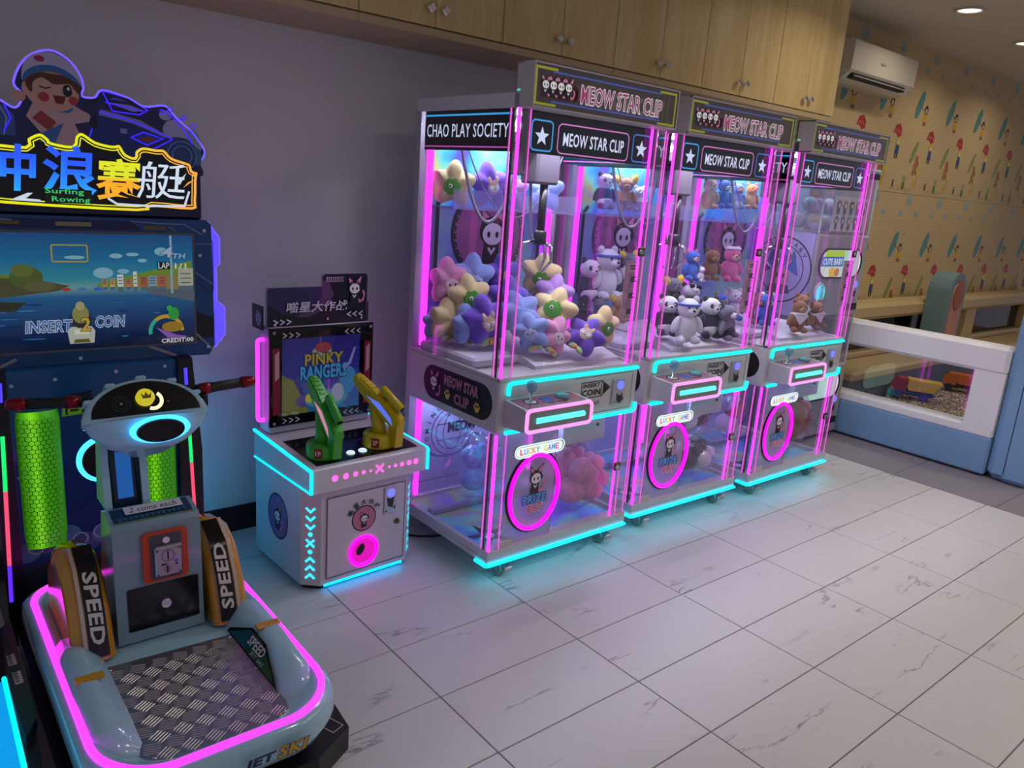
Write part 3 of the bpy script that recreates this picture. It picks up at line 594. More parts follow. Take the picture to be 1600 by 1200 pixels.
    for q in (0, 1, 2, 3): 
        cat_emblem(A, .055+.034*q, .078, .040, True)  # repeated heads painted in for the sign's infinity-mirror reflections
    for q, c in ((0, '#5a3348'), (1, '#7a4060')): A.text('M', .222+.009*q, .066, .055, c, .035, .02)  # darker copies of the M painted as its mirror shadows
    A.text('MEOW STAR CLIP', .445, .066, .060, '#a84a78', .45, .008, 0, ('#f0eaf2', .045))
    A.build('marquee_print', print_mat('marquee_ink_light', .6), hd)
    MB().box(.0, hf-.002, h0, MW-.02, hf+.001, h1).build('marquee_pane', M_GLASS, hd)
    # inner sign boards
    MB().box(.03, .010, 1.727, MW-.045, .022, ZT0).build('front_sign_board', M_GBLACK, t)
    A = Art((0, .010, 1.727), (1, 0, 0), (0, 0, 1))
    for x in (.125, .675): A.line(rrect(x-.052, .012, x+.052, .118, .016), .006, '#3aa0e0' if x < .3 else '#3d6fc0', True).poly(star5(x, .062, .036), '#d6e2ff')
    A.line(rrect(.205, .010, .595, .116, .02), .005, '#d67fc0', True).text('MEOW STAR CLIP', .40, .062, .047, '#dfe6ff', .335, .014); A.build('front_sign_print', LIT, t)
    for sx in (0, 1):
        X = .008 if sx == 0 else MW-.008
        MB().box(X-.003, .03, 1.725, X+.003, MD-.06, ZT0).build('side_sign_board', M_GBLACK, t)
        O, U = ((X-.003, MD-.06, 1.725), (0, -1, 0)) if sx == 0 else ((X+.003, .03, 1.725), (0, 1, 0))
        for flip in (0, 1):
            if flip: O, U = ((X+.003, .03, 1.725), (0, 1, 0)) if sx == 0 else ((X-.003, MD-.06, 1.725), (0, -1, 0))
            A = Art(O, U, (0, 0, 1)); A.rect(.005, .130, .575, .137, '#2f9de0').rect(.005, .012, .575, .017, '#b04aa8').text('CHAO PLAY SOCIETY', .285, .075, .050, '#c6d2ee', .535, .004); A.build('side_sign_print', LIT if not flip else PRINT, t)
    # gantry, cables, claw
    mb = MB(); mb.box(.20, .20, 1.765, .40, .40, 1.815, .01); mb.box(.28, .30, 1.65, .36, .38, 1.77, .008); mb.box(.30, .22, 1.62, .43, .33, 1.765, .01); mb.build('gantry_carriage', pbr('carriage_grey', '#6b6472', .4), t)
    MB().box(.03, .285, 1.815, MW-.03, .30, 1.835).box(.03, .31, 1.815, MW-.03, .325, 1.835).build('gantry_rail', M_STEEL, t)
    def hang(a, b_, drop, n=16):
        a = Vector(a); b_ = Vector(b_); return [a*(1-k/n)+b_*(k/n)+Vector((0, 0, -drop*4*(k/n)*(1-k/n))) for k in range(n+1)]
    MB().tube(hang((.06, .42, 1.74), (.30, .32, 1.76), .30), .0075, 6).build('hanging_cable', pbr('grey_cable', '#8d8798', .45), t)
    MB().tube(hang((.33, .30, 1.74), (.40, .28, 1.70), .33), .006, 6).build('hanging_cable', pbr('grey_cable', '#8d8798', .45), t)
    MB().tube(hang((.10, .43, 1.74), (.62, .41, 1.76), .28), .003, 6).build('hanging_cable', pbr('grey_cable', '#8d8798', .45), t)
    mb = MB(); mb.cyl((.37, .25, 1.40), .017, .22, n=14); mb.lathe([(.02, 0), (.028, .01), (.028, .055), (.016, .065)], (.37, .25, 1.37), 14)
    cl = mb.build('claw', pbr('claw_dark', '#2a2730', .3), t)
    for k in range(3):
        a = 2*pi*k/3+.5; dx, dy = cos(a), sin(a)
        MB().tube([(.37+.02*dx, .25+.02*dy, 1.39), (.37+.075*dx, .25+.075*dy, 1.37), (.37+.085*dx, .25+.085*dy, 1.31), (.37+.03*dx, .25+.03*dy, 1.26)], [.007, .008, .007, .004], 6).build('claw_finger', M_CHROME, cl)
    # glazing: side panes, front doors
    for z0, z1, nm in ((ZB1, ZM0, 'lower_side_pane'), (ZM1, ZT0, 'upper_side_pane')):
        for X in (.002, MW-.006): MB().box(X, .05, z0, X+.004, MD-.035, z1).build(nm, M_GLASS, t)
    MB().box(.068, -.002, ZB1+.004, .338, .002, ZM0-.002).build('prize_door_pane', frosted('hazy_pane', '#f0eef8', '#c4bfd2', .46), t)
    MB().box(.341, -.002, ZB1+.004, .705, .002, ZM0-.002).build('lower_door_pane', M_GLASS, t)
    MB().box(.045, -.002, ZM1, .72, .002, ZT0).build('upper_door_pane', M_GLASS, t)
    MB().box(.339, -.0015, ZB1+.004, .3405, .0015, ZM0-.002).build('door_seam', M_MBLACK, t)
    # corner posts with glowing edges
    for z0, z1 in ((ZB1, ZM0), (ZM1, ZT0)):
        MB().box(-.004, -.004, z0, .052, .0, z1).box(-.004, .0, z0, .0, .052, z1).build('corner_post', M_ACRYL, t)
        MB().box(-.007, .036, z0, -.003, .042, z1, .001).build('post_edge_light', M_PINKS, t)
        MB().box(-.006, -.008, z0, .007, .004, z1, .003).build('post_edge_light', M_PINK if z0 < .5 else M_PINKM, t)
        MB().box(.049, -.008, z0, .054, -.003, z1, .001).build('post_edge_light', M_PINKS, t)
        MB().box(-.006, .020, z0, .0, .030, z1, .001).build('post_strip', pbr('bronze_strip', '#6a5f5a', .3, .7), t)
        MB().box(.722, -.004, z0, MW, .0, z1).build('corner_post', M_ACRYL, t)
        MB().box(.708, -.009, z0, .724, -.003, z1, .003).build('post_edge_light', M_PINK, t)
        MB().box(.748, -.008, z0, .753, -.003, z1, .001).build('post_edge_light', M_PINKS, t)
        MB().box(MW-.008, -.008, z0, MW-.003, -.003, z1, .001).build('post_edge_light', M_PINKS, t)
    # prize door
    ring = [(.225+.135*cos(a)*(1 if abs(cos(a)) < .97 else 1), -.010, .367+.165*sin(a)) for a in [2*pi*k/40 for k in range(40)]]
    MB().tube(ring, .0095, closed=True).build('oval_ring_light', M_HOT, t)
    MB().tube([(p[0]*1.0+(p[0]-.225)*.10, -.003, .367+(p[2]-.367)*1.08) for p in ring], .006, closed=True).build('oval_ring_frame', M_GBLACK, t)
    A = Art((.225, -.003, .367), (1, 0, 0), (0, 0, 1)); cat_emblem(A, .005, .055, .068)
    A.text('PRIZE', .005, -.032, .034, '#62b0ff', .125, .03, 0, ('#15203a', .06)).text('OUT', .005, -.075, .034, '#e2506c', .085, .03, 0, ('#f0dfe6', .06)); A.build('prize_print', PRINTG, t)
    MB().prism(rrect(.100, .532, .372, .583, .025), -.010, -.002, 'y').build('game_sign_backing', M_GBLACK, t)
    A = Art((.236, -.010, .557), (1, 0, 0), (0, 0, 1)); A.poly(rrect(-.130, -.021, .128, .021, .02), '#eaf6f4')
    cols = ['#e0526a', '#3aa0e0', '#e8c020', '#f08a3c', '#35b86a', '#ffffff', '#e8d020', '#8a6ae0', '#3aa0e0', '#e052b0']
    for k, ch in enumerate('LUCKY GAME'):
        if ch != ' ': A.text(ch, -.100+.0215*k, 0, .024, cols[k], .018, .03)
    A.build('game_sign_print', LIT, t)
    MB().tube([(x, -.011, z) for x, z in rrect(.100, .532, .372, .583, .025)], .003, 6, True).build('game_sign_rim', glow('white_rim', (.8, 1, .95), 1.0), t)
    # cash box, notice, locks
    MB().box(.40, .03, .53, .66, .06, ZM0).build('cash_box', pbr('cash_box_white', '#b9b6c2', .4), t)
    MB().cyl((.61, .026, .60), .007, .005, 'y', 12).build('cash_lock', M_MBLACK, t)
    MB().box(.645, -.005, 1.068, .743, -.0025, 1.332).build('notice_sheet', pbr('pink_paper', '#c79fc0', .6), t)
    A = Art((.645, -.005, 1.068), (1, 0, 0), (0, 0, 1)); A.line(rrect(.005, .005, .093, .259, .002), .0015, '#5b4560', True).rect(.025, .240, .075, .246, '#4b3550').rect(.030, .228, .070, .233, '#4b3550')
    for k in range(26):
        y = .018+.0078*k
        if k % 9 in (2, 3, 4): A.poly([(.03, y), (.06+.01*(k % 3), y+.002), (.055, y+.009), (.035, y+.006)], '#4a4258')
        else: A.rect(.014, y, .014+.07*random.uniform(.6, 1), y+.0025, '#8d6d90')
    A.build('notice_print', PRINT, t)
    for z in (1.372, .395):
        l = MB().box(.700, -.024, z-.02, .738, -.010, z+.02, .004).build('door_lock', M_BRASS, t)
        MB().cyl((.712, -.03, z), .011, .008, 'y', 14).build('lock_barrel', M_STEEL, l)
    return t
claw0 = build_claw(); index_children()
for k, (x, y, th, lab) in enumerate(((1.841, 2.253, .006, 'nearest claw machine, full of pastel flower plush, beside the shooting game'), (2.755, 2.291, -.014, 'middle claw machine of three, with pandas and white bears inside'), (3.677, 2.254, .003, 'farthest claw machine, brown teddy bears inside, by the capsule machine'))):
    o = claw0 if k == 0 else copy_tree(claw0)
    o.location = (x, y, 0); o.rotation_euler = (0, 0, th); o['label'] = lab
# ------------------------------------------------------------------ plush toys
def plush(name, col): return pbr('plush_'+name, col, .9, bump=.35, bscale=260, var=.10, sheen=.35)
PY = plush('cream_yellow', '#e9d69a'); PP = plush('purple', '#6f4cc4'); PK = plush('pink', '#e39ac6'); PB = plush('baby_blue', '#8fa6e6'); PL = plush('lilac', '#c79be2'); PG = plush('leaf_green', '#b4d29c'); PGD = plush('grass_green', '#4f9e2c')
PW = plush('white', '#e6e4ea'); PN = plush('navy', '#1c1d33'); PBR = plush('brown', '#8a5a34'); PGR = plush('grey', '#70707c'); PYW = plush('banana', '#e8c928'); PO = plush('orange', '#e88a3a'); PBE = plush('beige', '#e3c4ae'); PBL = plush('royal_blue', '#4068c8'); PHP = plush('hot_pink', '#e2609c'); PDK = plush('charcoal', '#2a2a30'); PTAN = plush('tan', '#b98a5c')
INK = pbr('embroidered_black', '#0c0a10', .5); EYEW = pbr('embroidered_white', '#e8e8ec', .6)
def basis(c, yaw=0, tilt=0, roll=0):
    """frame at c: x right, y front (towards the viewer), z up of the toy"""
    c = Vector(c); n = (Vector((0, 0, CAM_H))-c); n.z = 0; n.normalize()
    x = n.cross(Vector((0, 0, 1))).normalized()
    R = Matrix((x, n, Vector((0, 0, 1)))).transposed()
    return Matrix.Translation(c) @ R.to_4x4() @ Matrix.Rotation(radians(yaw), 4, 'Z') @ Matrix.Rotation(radians(-tilt), 4, 'X') @ Matrix.Rotation(radians(roll), 4, 'Y')
def flower(label, c, R, mat, face, yaw=0, tilt=0, roll=0, group='flower plush in the nearest claw machine', leaf=True, thick=.50):
    M = basis(c, yaw, tilt, roll); t = thing('flower_plush', label, 'plush toy', (c[0], c[1], c[2]-R*.9), group=group)
    n, m = 60, 7; vs = []; fs = []
    def rad(a): return 1.06*R*(.80+.13*cos(5*(a-pi/2))+.07*abs(cos(2.5*(a-pi/2))))*(1.0+.10*max(0, -sin(a)))
    def thk(q): return R*thick*(max(0.0, 1-q**2.4))**.55
    for side in (1, -1):
        for i in range(m+1):
            q = sin(pi/2*i/m)
            for k in range(n):
                a = 2*pi*k/n; r = rad(a)*q
                g = 1+.09*(cos(5*(a-pi/2)))*q
                vs.append((r*cos(a), side*thk(q)*g, r*sin(a)))
    for s in (0, 1):
        b = s*(m+1)*n
        for i in range(m):
            for k in range(n): fs.append((b+i*n+k, b+i*n+(k+1) % n, b+(i+1)*n+(k+1) % n, b+(i+1)*n+k))
    MB().add(vs, fs, True, M).build('body', mat, t)
    def patch(cx, cz, rx, rz, mt, nm, lift=.0):
        mb = MB(); mb.ell((cx, thk(min(.95, sqrt(cx*cx+cz*cz)/R))*.93+lift, cz), (rx, R*.07, rz), 16, 8, None, M); return mb.build(nm, mt, t)
    def eyes(x0, z0, dx, s, p):
        mb = MB()
        for sx in (-1, 1): mb.ell((x0+sx*dx, thk(min(.9, sqrt((x0+sx*dx)**2+z0*z0)/R))+R*.035, z0), (s*.7, R*.05, s), 10, 6, None, M)
        mb.tube([M.inverted() @ (M @ Vector((x0+q*R*.03, thk(abs(z0)/R)+R*.085, z0-R*.10+abs(q)*R*.015))) for q in (-2, -1, 0, 1, 2)], R*.008, 5, M=M)
        mb.build('eyes', INK, t)
    if face == 'eye':
        patch(0, -R*.12, R*.42, R*.40, PGD, 'belly')
        mb = MB(); mb.ell((R*.06, thk(.1)*.95+R*.10, -R*.10), (R*.09, R*.04, R*.10), 12, 6, None, M); mb.build('eye_white', EYEW, t)
        mb = MB(); mb.ell((R*.06, thk(.1)*.95+R*.135, -R*.10), (R*.045, R*.02, R*.05), 10, 6, None, M); mb.build('pupil', INK, t)
    elif face == 'smile':
        patch(0, -R*.18, R*.36, R*.34, {'plush_pink': plush('pale_pink', '#e8cfe2'), 'plush_baby_blue': plush('pale_blue', '#b9bff0'), 'plush_lilac': plush('pale_lilac', '#c6c4f4')}.get(mat.name, PBE), 'face'); eyes(0, -R*.16, R*.14, R*.055, 1)
    elif face == 'owl':
        p = patch(0, -R*.10, R*.33, R*.36, PBE, 'face'); mb = MB()
        for sx in (-1, 1): mb.add([(sx*R*.28, thk(.3)*.9, R*.12), (sx*R*.06, thk(.2)*.95, R*.22), (sx*R*.24, thk(.4)*.97+R*.03, R*.40)], [(0, 1, 2)], False, M).ell((sx*R*.20, thk(.3)*.96, R*.20), (R*.10, R*.07, R*.17), 10, 6, None, M)
        mb.build('face_tuft', PBE, t); mb = MB()
        for sx in (-1, 1): mb.ell((sx*R*.14, thk(.2)*.93+R*.075, -R*.16), (R*.13, R*.04, R*.12), 12, 6, None, M)
        mb.build('eye_white', EYEW, t); eyes(0, -R*.15, R*.12, R*.05, 1)
    if leaf:
        mb = MB(); mb.ell((R*.18, R*.22, -R*.92), (R*.26, R*.14, R*.15), 12, 8, Matrix.Rotation(.35, 3, 'Y'), M).ell((-R*.20, R*.22, -R*.94), (R*.24, R*.13, R*.14), 12, 8, Matrix.Rotation(-.35, 3, 'Y'), M); mb.build('leaf', PG, t)
        mb = MB(); mb.ell((R*.02, R*.34, -R*.95), (R*.11, R*.10, R*.11), 10, 8, None, M); mb.build('tulip', PO, t)
    return t
def P(px, py, Y): return at_y(px, py, Y)
flower('cream flower plush with one-eyed green belly on top shelf, nearest machine', P(709, 286, 2.82), .092, PY, 'eye', -8, 4, -4, leaf=False)
flower('purple flower plush on the top shelf beside the cream one', P(762, 288, 2.815), .095, PP, 'owl', 35, 0, 8, leaf=False)
flower('lilac flower plush half hidden behind the corner post on top shelf', P(797, 296, 2.815), .085, PL, 'smile', 10, 0, 0, leaf=False)
flower('blue flower plush at the right end of the top shelf, nearest machine', P(852, 297, 2.815), .090, PB, 'smile', -12, 0, 0, leaf=False)
flower('pink flower plush leaning on the magenta rear light bar', P(690, 437, 2.83), .098, PK, 'smile', 28, 0, 4)
flower('blue flower plush with round lilac face on the lower shelf', P(738, 432, 2.83), .104, PB, 'smile', 18, 0, 0)
flower('purple flower plush standing in the back behind the corner post', P(784, 428, 2.82), .092, PP, 'owl', 16, 0, 6)
flower('cream flower plush at the back right of the corner post', P(845, 426, 2.74), .096, PY, 'eye', 4, 18, -6)
flower('cream flower plush with green belly in the middle of pile', P(733, 462, 2.72), .095, PY, 'eye', 16, -6, 10)
flower('deep purple flower plush crossing behind the corner post', P(792, 465, 2.68), .095, PP, 'owl', 22, 0, -4)
flower('lilac flower plush with closed smile lying on the pile', P(866, 458, 2.66), .092, PL, 'smile', 6, -18, -8)
flower('pale blue flower plush face-down right behind the corner post', P(812, 488, 2.56), .100, PB, '', 20, -30, 20)
flower('cream flower plush standing at the left side pane', P(696, 506, 2.76), .090, PY, '', 45, 0, -4)
flower('dusty blue flower plush turned sideways by the left pane', P(726, 516, 2.66), .084, PB, '', 64, 0, 6)
flower('purple owl-faced flower plush in front by the left pane', P(757, 498, 2.60), .104, PP, 'owl', 24, 0, 14)
flower('blue flower plush squeezed against the left rear light bar', P(679, 507, 2.84), .070, PB, '', 50, 0, 0, leaf=False)
flower('large cream flower plush with green belly atop the front pile', P(866, 484, 2.50), .103, PY, 'eye', -4, -26, -14)
flower('periwinkle flower plush at the bottom front, partly covered', P(829, 530, 2.45), .080, PB, 'smile', -10, -10, 20)
flower('pink flower plush lying on its side in front', P(866, 530, 2.42), .084, PK, 'smile', 42, -10, -30)
flower('purple owl flower plush lying front right of the pile', P(915, 526, 2.38), .090, PP, 'owl', 8, -34, -34)
flower('cream flower plush standing at the far right front', P(942, 508, 2.40), .086, PY, 'eye', 42, 0, -6)

def bear(name, label, c, h, body, head, limb, ear, yaw=0, tilt=0, roll=0, muzzle=None, patch=None, belly=None, cat='plush toy', group=None, extra=None, longear=False, snout=.0):
    """seated animal toy of height h whose bottom centre is c"""
    M = basis(c, yaw, tilt, roll); t = thing(name, label, cat, tuple(c), group=group)
    MB().ell((0, 0, h*.30), (h*.24, h*.20, h*.31), 18, 12, None, M).build('body', body, t)
    if belly: MB().ell((0, h*.06, h*.20), (h*.22, h*.165, h*.17), 16, 10, None, M).build('belly', belly, t)
    hd = MB().ell((0, h*.03, h*.72), (h*.23, h*.21, h*.20), 18, 12, None, M).build('head', head, t)
    for s in (-1, 1):
        if longear: MB().ell((s*h*.13, -h*.02, h*.98), (h*.05, h*.04, h*.15), 10, 8, Matrix.Rotation(s*.5, 3, 'Y'), M).build('ear', ear, t)
        else: MB().ell((s*h*.16, h*.0, h*.90), (h*.075, h*.05, h*.075), 12, 8, None, M).build('ear', ear, t)
        MB().ell((s*h*.25, h*.06, h*.38), (h*.085, h*.09, h*.19), 12, 8, Matrix.Rotation(-s*.35, 3, 'Y'), M).build('arm', limb, t)
        MB().ell((s*h*.15, h*.16, h*.09), (h*.10, h*.16, h*.09), 12, 8, Matrix.Rotation(-s*.25, 3, 'Z'), M).build('leg', limb, t)
        if patch: MB().ell((s*h*.095, h*.195, h*.75), (h*.055, h*.04, h*.06), 10, 8, Matrix.Rotation(s*.4, 3, 'Y'), M).build('eye_patch', patch, hd)
    MB().ell((0, h*.20, h*.675), (h*.105, h*(.085+snout), h*.075), 12, 8, None, M).build('muzzle', muzzle or head, hd)
    mb = MB()
    for s in (-1, 1): mb.ell((s*h*.085, h*.235 if patch else h*.222, h*.755), (h*.020, h*.016, h*.024), 8, 6, None, M)
    mb.build('eyes', EYEW if patch else INK, hd); MB().ell((0, h*(.275+snout), h*.70), (h*.035, h*.02, h*.025), 8, 6, None, M).build('nose', INK, hd)
    if extra: extra(M, h, t, hd)
    return t
def headband(M, h, t, hd): MB().tube([(h*.225*cos(a), h*.03+h*.205*sin(a), h*.80) for a in [2*pi*k/24 for k in range(24)]], h*.028, 6, True, (0, 0, 1), M).build('headband', PBL, hd)
def scarf(M, h, t, hd):
    mb = MB(); mb.tube([(h*.20*cos(a), h*.03+h*.18*sin(a), h*.53+.02*h*sin(a)) for a in [2*pi*k/20 for k in range(20)]], h*.045, 7, True, (0, 0, 1), M); mb.prism([(-h*.22, h*.52), (h*.22, h*.52), (h*.02, h*.24)], h*.19, h*.225, 'y', M); mb.build('scarf', PW, t)
def sunglasses(M, h, t, hd):
    mb = MB()
    for s in (-1, 1): mb.prism([(s*h*.19, h*.80), (s*h*.02, h*.80), (s*h*.04, h*.71), (s*h*.16, h*.71)], h*.225, h*.25, 'y', M)
    mb.build('sunglasses', pbr('shades', '#08080a', .15), hd)
def banana_hat(M, h, t, hd): MB().ell((-h*.22, h*.02, h*.86), (h*.12, h*.10, h*.17), 12, 8, Matrix.Rotation(-.5, 3, 'Y'), M).ell((h*.24, h*.02, h*.84), (h*.11, h*.09, h*.17), 12, 8, Matrix.Rotation(.9, 3, 'Y'), M).build('banana', PYW, hd)
def apron(M, h, t, hd): MB().ell((0, h*.10, h*.20), (h*.22, h*.17, h*.20), 14, 8, None, M).build('trousers', PN, t)
def panda(label, c, h, yaw=0, tilt=0, roll=0, group='pandas in the middle claw machine', extra=None): return bear('panda_plush', label, c, h, PN, PW, PN, PDK, yaw, tilt, roll, PW, PDK, PW, group=group, extra=extra)
def ice(label, c, h, yaw=0, tilt=0, roll=0): return bear('white_bear_plush', label, c, h, PW, PW, PW, PW, yaw, tilt, roll, PW, group='white bears in the middle claw machine', extra=headband, snout=.03)
def teddy(label, c, h, yaw=0, tilt=0, roll=0, extra=scarf): return bear('teddy_bear', label, c, h, PBR, PBR, PBR, PBR, yaw, tilt, roll, PTAN, group='teddy bears in the farthest claw machine', extra=extra)
def B(px, py, Y, dz=0): return at_y(px, py, Y)
# middle machine, as seen through the nearest one
panda('panda plush standing at the back, seen through the nearest machine', B(907, 472, 2.86), .24, 35)
ice('white bear plush with blue headband at back, seen through nearest machine', B(942, 468, 2.83), .29, 42)
panda('panda plush half behind the pink notice of the nearest machine', B(975, 470, 2.80), .21, 38)
bear('wolf_plush', 'grey plush with yellow banana behind the white bear', B(978, 440, 2.87), .17, PGR, PGR, PGR, PGR, 40, extra=banana_hat)
bear('mole_plush', 'charcoal plush with round white eye low at the back', B(909, 508, 2.84), .15, PDK, PDK, PDK, PDK, 20, patch=PDK)
bear('shark_plush', 'grey shark plush lying beside the charcoal one', B(935, 505, 2.76), .14, PGR, PGR, PGR, PGR, 55, 0, 10, snout=.05)
bear('monkey_plush', 'small beige monkey plush with banana behind the pink notice', B(962, 504, 2.70), .15, PTAN, PTAN, PTAN, PTAN, 40, extra=banana_hat)
panda('panda plush on the top shelf of the middle machine', B(942, 327, 2.83), .19, 25, group='pandas on the top shelf')
bear('monkey_plush', 'beige monkey plush with two bananas on the top shelf', B(974, 329, 2.83), .18, PTAN, PTAN, PTAN, PTAN, 10, extra=banana_hat)
bear('white_bear_plush', 'white bear plush at the right end of middle top shelf', B(996, 331, 2.82), .14, PW, PW, PW, PW, 20, snout=.03)
# middle machine, front
panda('panda plush against the left post of the middle machine', at_z(1037, 530, .905), .22, 20)
ice('white bear plush sitting front left in the middle machine', at_z(1068, 535, .905), .245, 26)
panda('panda plush in dark sunglasses reclining on the pile', B(1086, 496, 2.62), .22, 40, -34, -10, extra=sunglasses)
panda('panda plush sitting in the centre front of the middle machine', at_z(1103, 527, .905), .23, 40)
bear('donkey_plush', 'grey long-eared donkey plush in navy trousers at right front', Vector((3.47, 2.39, .903)), .20, PGR, PGR, PGR, PGR, 62, 0, 12, PW, longear=True, extra=apron, snout=.06)
bear('wolf_plush', 'grey plush with yellow banana at the left post', B(1046, 484, 2.70), .19, PDK, PGR, PDK, PGR, 40, extra=banana_hat)
bear('puppy_plush', 'blue plush with tan ears behind the centre panda', B(1120, 506, 2.66), .19, PBL, PBL, PBL, PTAN, 40, 0, 0, PTAN)
bear('mouse_plush', 'white plush with blue hood behind the pink notice', B(1142, 500, 2.70), .20, PW, PW, PBL, PW, 30)
# farthest machine, rear shelves seen through the middle one
bear('blue_bear_plush', 'royal blue plush with pink ears beside the magenta bar', B(1083, 438, 2.72), .18, PBL, PBL, PBL, PHP, 40, 0, 0, PBE)
teddy('teddy bear with curly tan fur between blue and pink toys', B(1107, 438, 2.74), .19, 30, extra=None)
bear('pink_doll_plush', 'pink hooded doll plush with white cap and waving arms', B(1138, 440, 2.72), .215, PHP, PHP, PHP, PW, 30, 0, 0, PBE, extra=lambda M, h, t, hd: (MB().ell((0, h*.06, h*.70), (h*.18, h*.19, h*.16), 14, 8, None, M).build('face', PBE, hd), MB().ell((0, 0, h*.90), (h*.24, h*.20, h*.06), 14, 8, None, M).build('cap', PW, hd)))
bear('seal_plush', 'round white plush with a red spot on the shelf edge', B(1096, 440, 2.66), .09, PW, PW, PW, PW, 30, 0, 0, PHP)
bear('bear_plush', 'tan bear plush first on the top shelf, farthest machine', B(1100, 326, 2.80), .18, PTAN, PBE, PTAN, PTAN, 30)
bear('blue_bear_plush', 'royal blue plush second on the farthest top shelf', B(1127, 326, 2.80), .175, PBL, PBL, PBL, PBL, 40, 0, 0, PW)
bear('penguin_plush', 'pale blue penguin plush third on the farthest top shelf', B(1149, 327, 2.80), .16, PB, PB, PB, PB, 30, 0, 0, PO, belly=PW)
bear('bear_plush', 'orange bear plush at the right end of farthest top shelf', B(1170, 327, 2.80), .16, PTAN, PO, PTAN, PO, 30)
# farthest machine, front
teddy('teddy bear sitting in front with white scarf, farthest machine', Vector((4.135, 2.375, .905)), .20, 30)
teddy('teddy bear in white scarf sitting beside the front one', Vector((4.28, 2.45, .912)), .20, 36)
teddy('teddy bear lying against the right post with white cloth', Vector((4.405, 2.40, .905)), .18, 50, 0, 14)
teddy('teddy bear behind the left post of the farthest machine', Vector((4.0, 2.56, .915)), .19, 30, extra=None)
bear('blue_bear_plush', 'dark blue plush with white hat beside the left post', Vector((4.02, 2.52, .915)), .20, PBL, PBL, PBL, PW, 30, 0, 0, PW)
# settle every toy inside its own machine: clear of the panes and on or above the padded floor
for o in [q for q in COL.objects if q.parent is None and q.get('category') == 'plush toy']:
    cx = o.location.x; k = 0 if cx < 2.70 else (1 if cx < 3.62 else 2)
    X0, Y0, th = ((1.841, 2.253, .006), (2.755, 2.291, -.014), (3.677, 2.254, .003))[k]
    u0 = v0 = z0 = 9; u1 = v1 = -9; c, s = cos(th), sin(th)
    stack = [q for q in COL.objects if q.parent == o]
    stack += [g for g in COL.objects if g.parent in stack]
    for q in stack:
        for p in q.data.vertices:
            x = p.co.x+o.location.x-X0; y = p.co.y+o.location.y-Y0; u = x*c+y*s; v = -x*s+y*c
            u0 = min(u0, u); u1 = max(u1, u); v0 = min(v0, v); v1 = max(v1, v); z0 = min(z0, p.co.z+o.location.z)
    lo, hi = .012, MW-.012
    if v1 > .60 and z0 > .95: lo, hi = (.068 if u0 < .10 else .012), hi
    du = max(0, lo-u0)-max(0, u1-hi); dv = max(0, .012-v0)-max(0, v1-.638)
    du = math.copysign(max(0, abs(du)-.035), du); dv = math.copysign(max(0, abs(dv)-.02), dv)
    o.location.x += du*c-dv*s; o.location.y += du*s+dv*c
    for q in stack:                                       # what still reaches a pane is pressed flat against it
        for p in q.data.vertices:
            x = p.co.x+o.location.x-X0; y = p.co.y+o.location.y-Y0; u = x*c+y*s; v = -x*s+y*c
            un = min(max(u, lo), hi); vn = min(max(v, .008), .640)
            if un != u or vn != v: p.co.x = un*c-vn*s+X0-o.location.x; p.co.y = un*s+vn*c+Y0-o.location.y
    fl = .924 if v1+dv > .22 else .90
    if z0 < fl: o.location.z += fl-z0
    if 1.40 < z0 < 1.503: o.location.z += 1.503-z0
# big bags of stock on the machine floors
BAG = glass('crinkled_film', (.93, .92, .95), .04, .12)
def bag(label, c, r, mats, seed, rot=0, group='bags of stock toys'):
    rnd = random.Random(seed); t = thing('toy_bag', label, 'plastic bag', (c[0], c[1], c[2]), group=group)
    def shell(k, amp):
        mb = MB(); n, m = 26, 16; vs = []
        for i in range(m+1):
            a = pi*i/m-pi/2
            for q in range(n):
                th = 2*pi*q/n; j = 1+amp*(rnd.random()-.5)
                vs.append((c[0]+r[0]*k*j*cos(a)*cos(th), c[1]+r[1]*k*j*cos(a)*sin(th), c[2]+r[2]*(1+k*j*sin(a)*(1 if sin(a) < .3 else 1.0))))
        fs = [(i*n+q, i*n+(q+1) % n, (i+1)*n+(q+1) % n, (i+1)*n+q) for i in range(m) for q in range(n)]
        return mb.add(vs, fs, False)
    shell(1.0, .10).build('film', BAG, t)
    k = 0
    for (dx, dy, dz, s, mt) in mats:
        mb = MB(); cc = (c[0]+dx*r[0], c[1]+dy*r[1], c[2]+r[2]*(1+dz*.85))
        mb.ell(cc, (s, s*.9, s*.85), 16, 10)
        mb.ell((cc[0]+s*.6, cc[1]-s*.3, cc[2]+s*.5), (s*.6, s*.5, s*.55), 12, 8).ell((cc[0]-s*.6, cc[1]-s*.3, cc[2]+s*.2), (s*.55, s*.5, s*.6), 12, 8)
        mb.build('packed_toy', mt, t); k += 1
FZ = ZB0+.038
PPK = plush('candy_pink', '#e58ab4'); PAP = plush('apricot', '#dca080')
b1 = at_y(915, 790, 2.46); bag('clear bag of candy pink plush behind the nearest prize door', (2.47, 2.435, FZ+.014), (.150, .15, .165), [(-.35, -.35, -.35, .075, PPK), (.35, -.40, -.35, .08, PPK), (.05, -.45, .25, .078, PPK), (.5, .2, .1, .07, PPK), (-.5, .2, .1, .07, PPK), (0, .3, .4, .07, PPK)], 3)
bag('clear bag of apricot plush lying on the pink bag', (2.42, 2.46, FZ+.318), (.120, .12, .080), [(-.2, -.4, -.2, .055, PAP), (.4, -.3, 0, .055, PAP), (-.3, .2, .3, .05, PB), (.2, .1, .4, .05, PAP)], 5)
bag('clear bag of bluish plush at the back of nearest machine floor', (2.10, 2.72, FZ+.032), (.14, .14, .16), [(-.2, -.3, -.3, .07, PB), (.3, -.3, .2, .065, PB), (-.2, -.2, .45, .06, PB)], 8)
